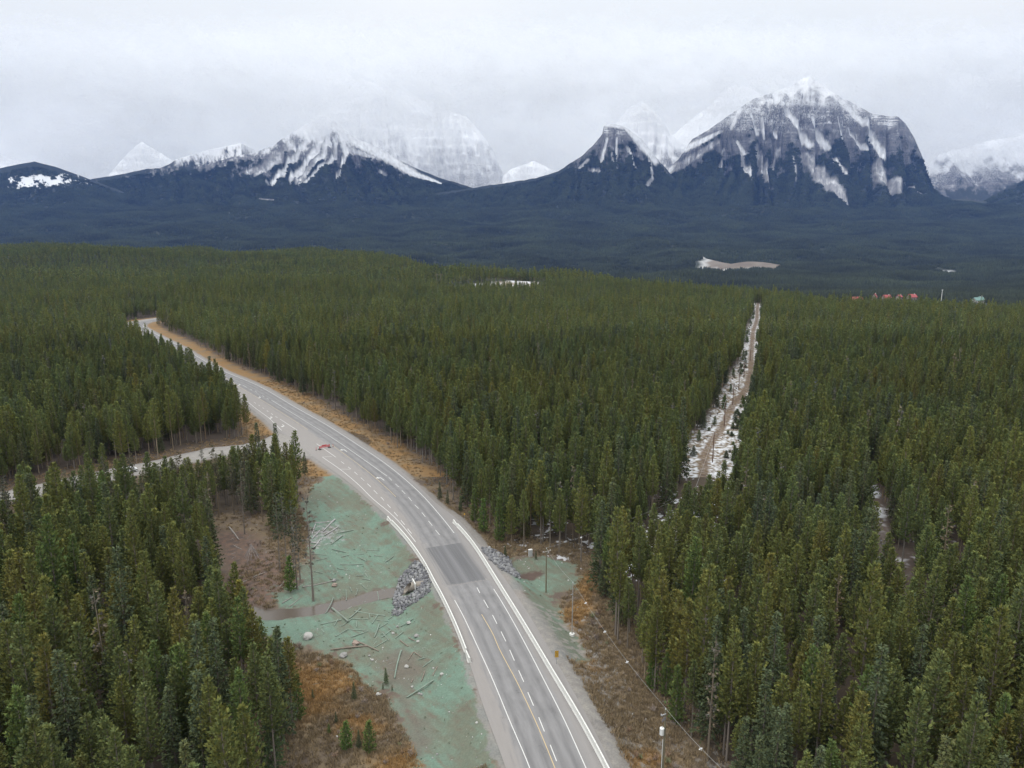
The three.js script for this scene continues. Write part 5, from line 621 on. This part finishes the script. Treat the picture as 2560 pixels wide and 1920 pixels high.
wire(poleTops[0], poleTops[3], 0.9, [0.2, 0.42], 'marked wire from the stout greenish pole into the wood');
for (let i = 3; i < 9; i++) wire(poleTops[i], poleTops[i + 1], 0.8, [], ['nearest', 'second', 'third', 'fourth', 'fifth', 'farthest'][i - 3] + ' wire span along the snowy power line cut', 0.03);
wire(poleTops[9], V(242, height(242, 735) + 9, 735), 5, [], 'long wire span at the far end of the power line cut', 0.04);
// ---------- signs, box, barricade, car ----------
{ const [x, D, h] = SIGN, o = thing('hazard_sign', 'yellow and black striped hazard sign behind the right barrier', 'sign', x + 1.3, height(x + 1.3, D), D, 0.1); const W = 128, Hh = 256; const t = tex(W, Hh, (i, j) => (((i + j * 1.0) / 52) % 1 + 1) % 1 < 0.5 ? [0.75, 0.42, 0.03] : [0.02, 0.02, 0.02]); part('post', cyl(0.05, 0.05, 2.35, 0, -0.4, -0.05), steel, o); const g = new THREE.PlaneGeometry(0.62, 1.25); g.translate(0, 1.95, 0.02); part('panel', box(0.64, 1.27, 0.03, 0, 1.95, 0), steel, o); part('stripes', g, new THREE.MeshStandardMaterial({ map: t, roughness: 0.5 }), o); }
{ const [x, D] = PEDESTAL, o = thing('utility_box', 'pale grey utility cabinet standing in the yellow grass by the wood', 'utility box', x, height(x, D), D, 0.3); part('body', box(0.85, 1.55, 0.6, 0, 0.75, 0), mat([0.42, 0.42, 0.42], 0.7), o); part('lid', box(0.92, 0.1, 0.68, 0, 1.58, 0), mat([0.55, 0.55, 0.55], 0.6), o); part('door', box(0.7, 1.2, 0.03, 0, 0.8, 0.31), mat([0.36, 0.365, 0.37], 0.6), o); }
{ const red = mat([0.5, 0.035, 0.045], 0.55), dark = mat([0.06, 0.05, 0.05], 0.9), a = BARRICADE[0], b = BARRICADE[1], ang = Math.atan2(b[1] - a[1], b[0] - a[0]), cx = (a[0] + b[0]) / 2, cd = (a[1] + b[1]) / 2, L = Math.hypot(b[0] - a[0], b[1] - a[1]) * 0.8; const o = thing('road_barricade', 'red road closure barricade standing in the junction lane', 'barricade', cx, 0.02, cd, ang);
  for (const y of [0.95, 0.6]) part('board', box(L, 0.24, 0.05, 0, y, y > 0.8 ? 0 : 0.06), red, o); for (const s of [-1, 1]) { part('leg', box(0.09, 1.25, 0.09, s * L * 0.46, 0.64, -0.06), red, o); part('foot', box(0.75, 0.24, 1.1, s * L * 0.46, 0.13, 0), dark, o); } part('board', box(L * 0.45, 0.24, 0.05, -0.1, 1.24, 0.02), red, o);
  [[a, 'thin red delineator post at the left end of the barricade'], [[b[0] + 0.6, b[1] + 0.3], 'thin red delineator post at the right end of the barricade']].forEach(([p, l], i) => { const q = thing('delineator_post', l, 'post', p[0] - (i ? 0 : 0.5), 0.015, p[1] - (i ? 0 : 0.3), 0, 'posts beside the barricade'); part('post', cyl(0.06, 0.05, 1.05), red, q); part('base', cyl(0.24, 0.2, 0.12, 0, 0, 0, 12), dark, q); }); }
{ const d = thing('delineator_post', 'small yellow marker post at the far end of the right barrier', 'post', -12.2, height(-12.2, 172), 172, 0.1); part('post', cyl(0.05, 0.05, 1.3), steel, d); part('marker', box(0.3, 0.42, 0.03, 0, 1.35, 0.05), mat([0.75, 0.45, 0.04], 0.6), d); }
function car(x, D, y, turn, label) {
  const o = thing('parked_car', label, 'car', x, y, D, turn), paint = new THREE.MeshPhysicalMaterial({ color: lin(0.72, 0.73, 0.75), roughness: 0.35, clearcoat: 0.8, clearcoatRoughness: 0.1, side: THREE.DoubleSide }), glass = mat([0.02, 0.025, 0.035], 0.12), rubber = mat([0.02, 0.02, 0.02], 0.9), rimM = mat([0.4, 0.4, 0.42], 0.4, { metalness: 0.7 });
  const side = new THREE.Shape([[-2.3, 0.42], [-2.33, 0.8], [-2.25, 1.05], [-1.95, 1.12], [-1.55, 1.62], [-1.3, 1.7], [0.35, 1.68], [0.7, 1.6], [1.25, 1.12], [2.05, 0.98], [2.28, 0.8], [2.32, 0.42], [1.95, 0.34], [-1.95, 0.34]].map((p) => new THREE.Vector2(...p))); const g = new THREE.ExtrudeGeometry(side, { depth: 1.66, bevelEnabled: true, bevelSize: 0.06, bevelThickness: 0.09, bevelSegments: 3 }); g.translate(0, 0, -0.83); part('body', g, paint, o);
  for (const s of [-1, 1]) { const w = new THREE.Shape([[-1.75, 1.14], [-1.45, 1.55], [0.35, 1.56], [0.62, 1.5], [1.02, 1.14]].map((p) => new THREE.Vector2(...p))), q = new THREE.ExtrudeGeometry(w, { depth: 0.02, bevelEnabled: false }); q.translate(0, 0, s > 0 ? 0.915 : -0.935); part('side_window', q, glass, o); part('door_handle', box(0.2, 0.04, 0.04, -0.1, 1.02, s * 0.94), rimM, o); part('wing_mirror', box(0.16, 0.14, 0.2, 0.85, 1.2, s * 1.0), paint, o); }
  const ws = box(0.04, 0.72, 1.5); ws.rotateZ(0.86); ws.translate(1.0, 1.36, 0); part('windscreen', ws, glass, o); const rw = box(0.04, 0.62, 1.45); rw.rotateZ(-0.7); rw.translate(-1.78, 1.38, 0); part('rear_window', rw, glass, o);
  for (const fx of [-1.42, 1.42]) for (const s of [-1, 1]) { const t = new THREE.CylinderGeometry(0.36, 0.36, 0.24, 20); t.rotateX(Math.PI / 2); t.translate(fx, 0.36, s * 0.86); const wheel = part('wheel', t, rubber, o), q = new THREE.CylinderGeometry(0.22, 0.22, 0.26, 14); q.rotateX(Math.PI / 2); q.translate(fx, 0.36, s * 0.87); part('rim', q, rimM, wheel); }
  for (const s of [-1, 1]) { part('headlight', box(0.06, 0.16, 0.36, 2.33, 0.82, s * 0.68), mat([0.7, 0.72, 0.75], 0.2), o); part('tail_light', box(0.06, 0.2, 0.3, -2.38, 0.92, s * 0.7), mat([0.4, 0.02, 0.02], 0.3), o); } return o;
}
car(CAR[0], CAR[1] + 1, 0.0, 0.6, 'white sport utility car parked on the side road behind thin trees');
// ---------- village in the valley ----------
const redRoof = mat([0.27, 0.06, 0.06], 0.8), greenRoof = mat([0.13, 0.22, 0.2], 0.8), wallM = mat([0.3, 0.25, 0.21], 0.9), paleWall = mat([0.5, 0.49, 0.47], 0.9), winM = mat([0.03, 0.04, 0.05], 0.2), doorM = mat([0.1, 0.06, 0.04], 0.7);
function lodge(x, D, w, d, h, turn, roofM, wm, label, group, ridge) {
  const y = height(x, D) - 1, o = thing('lodge', label, 'building', x, y, D, turn, group); part('wall', box(w, h + 1, d, 0, h / 2 + 0.5, 0), wm, o);
  const rh = d * (ridge || 0.42), s = new THREE.Shape([[-d / 2 - 0.9, 0], [0, rh], [d / 2 + 0.9, 0], [d / 2 + 0.9, 0.35], [0, rh + 0.4], [-d / 2 - 0.9, 0.35]].map((p) => new THREE.Vector2(...p))), g = new THREE.ExtrudeGeometry(s, { depth: w + 2, bevelEnabled: false }); g.translate(0, 0, -w / 2 - 1); g.rotateY(Math.PI / 2); g.translate(0, h + 1, 0); const rf = part('roof', g, roofM, o); part('chimney', box(1.2, 3, 1.2, w * 0.3, h + rh + 1, 0.6), paleWall, rf);
  const gs = new THREE.Shape([[-d / 2, 0], [0, rh], [d / 2, 0]].map((p) => new THREE.Vector2(...p))), gg = new THREE.ExtrudeGeometry(gs, { depth: w - 0.2, bevelEnabled: false }); gg.translate(0, 0, -w / 2 + 0.1); gg.rotateY(Math.PI / 2); gg.translate(0, h + 1, 0); part('gable', gg, wm, o);
  const nw = Math.max(3, Math.floor(w / 4)); for (let f = 0; f < Math.max(1, Math.floor(h / 3)); f++) for (let i = 0; i < nw; i++) part('window', box(1.5, 1.4, 0.12, -w / 2 + (i + 0.5) * w / nw, 2.2 + f * 3, d / 2 + 0.04), winM, o); part('door', box(1.4, 2.3, 0.14, -w / 2 + w / nw, 1.9 + 0.0, d / 2 + 0.09), doorM, o);
}
const VD = 1560; console.log('village', [0.48, 0.52, 0.56, 0.6, 0.65].map((t) => height(t * VD, VD).toFixed(0)));
[[0.482, 27, 13, 7, 0.1, 'long red-roofed lodge at the left end of the village row'], [0.511, 9, 9, 8, 0.9, 'small steep red-roofed lodge second from the left in the village row'], [0.525, 15, 12, 7, 0.1, 'red-roofed lodge in the middle of the village row'], [0.5455, 8, 10, 6, 0.3, 'small red-roofed lodge fourth in the village row'], [0.5605, 16, 13, 6, 0.15, 'red-roofed lodge at the right end of the village row']].forEach(([ta, w, d, h, turn, l], i) => lodge(ta * VD, VD + (i % 2) * 8, w, d, h, turn, redRoof, wallM, l, 'red-roofed lodges in the valley', i === 1 ? 0.95 : 0.5));
lodge(0.6494 * VD, VD - 10, 20, 12, 6, 0.2, greenRoof, paleWall, 'pale green-roofed building right of the white mast', 'green-roofed buildings', 0.5); lodge(0.6651 * VD, VD + 20, 14, 11, 7, 0.5, greenRoof, paleWall, 'second pale green-roofed building at the right of the village', 'green-roofed buildings', 0.6);
{ const x = 0.6004 * VD, D = VD - 5, y = height(x, D), o = thing('white_mast', 'tall white mast rising above the trees right of the red lodges', 'mast', x, y, D); part('column', cyl(0.7, 0.45, 23, 0, 0, 0, 10), mat([0.7, 0.7, 0.7], 0.7), o); part('head', box(2.2, 1.4, 1.4, 0, 23, 0), mat([0.66, 0.66, 0.66], 0.7), o); }
{ const x = -102 * 1.02, D = 1020, o = thing('pylon', 'far wooden pylon frame rising above the wood left of the snowy clearing', 'pylon', x, height(x, D), D, 0.4); for (const s of [-3, 3]) part('leg', cyl(0.5, 0.35, 24, s, 0, 0), woodPole, o); part('crossarm', box(13, 0.7, 0.5, 0, 22, 0), woodPole, o); part('brace', tubeBetween(new THREE.Vector3(-3, 9, 0), new THREE.Vector3(3, 18, 0), 0.25), woodPole, o); }
// ---------- cloud round the summits ----------
{ const r = rngOf(77), gauss = () => Math.sqrt(-2 * Math.log(r() + 1e-9)) * Math.cos(6.2832 * r()), puffs = [0, 1, 2, 3].map(() => { const T = new Tree(), one = [1, 1, 1]; for (let i = 0; i < 520; i++) { const c = [gauss() * 60, gauss() * 32, gauss() * 60], p = () => [c[0] + (r() - 0.5) * 6.3, c[1] + (r() - 0.5) * 6.3, c[2] + (r() - 0.5) * 6.3]; T.tri(p(), p(), p(), one); } const g = T.geo(); g.deleteAttribute('color'); return g; });
  const m = new THREE.MeshPhysicalMaterial({ color: lin(0.97, 0.975, 0.985), roughness: 1, transmission: 0.5, thickness: 0, side: THREE.DoubleSide, specularIntensity: 0 }), lists = [[], [], [], []];
  const add = (n, place) => { for (let i = 0; i < n; i++) { const s = place(); if (s) lists[Math.floor(r() * 4)].push(s); } };
  add(CLOUD_BACK, () => { const D = 10300 + 1900 * r(), x = (r() - 0.5) * 2 * 0.82 * D, y = 560 + 2500 * r(), b = 900 + 500 * fbm(x / 2600 + 3, D / 2600); if (r() > 0.25 + 0.75 * sst(b - 500, b + 700, y) - 0.5 * sst(2300, 3000, y)) return; return [x, y, D]; });
  add(CLOUD_FRONT, () => { const D = 8050 + 1500 * r(), x = (r() - 0.5) * 2 * 0.75 * D, y = 1150 + 1300 * r(), b = 1560 + 420 * fbm(x / 1500 + 7, D / 1500) - 240 * Math.exp(-(((x + 2150) / 1300) ** 2)) - 60 * Math.exp(-(((x - 3600) / 1100) ** 2)); if (r() > sst(b - 250, b + 420, y) * (1 - 0.7 * sst(2100, 2450, y))) return; return [x, y, D]; });
  const M = new THREE.Matrix4(), q = new THREE.Quaternion(), E = new THREE.Euler(), cloud = new THREE.Group(); cloud.name = 'cloud'; cloud.userData = { kind: 'stuff', label: 'pale snow cloud veiling the summits', category: 'cloud' }; scene.add(cloud);
  lists.forEach((l, k) => { const im = new THREE.InstancedMesh(puffs[k], m, l.length); im.name = numbered('cloud_puffs'); l.forEach(([x, y, D], i) => { const s = 0.8 + 0.7 * r(); M.compose(new THREE.Vector3(x, y, -D), q.setFromEuler(E.set(0, r() * 6.28, 0)), new THREE.Vector3(s, s, s)); im.setMatrixAt(i, M); }); cloud.add(im); }); console.log('puffs', lists.map((l) => l.length)); }
renderer.render(scene, camera);
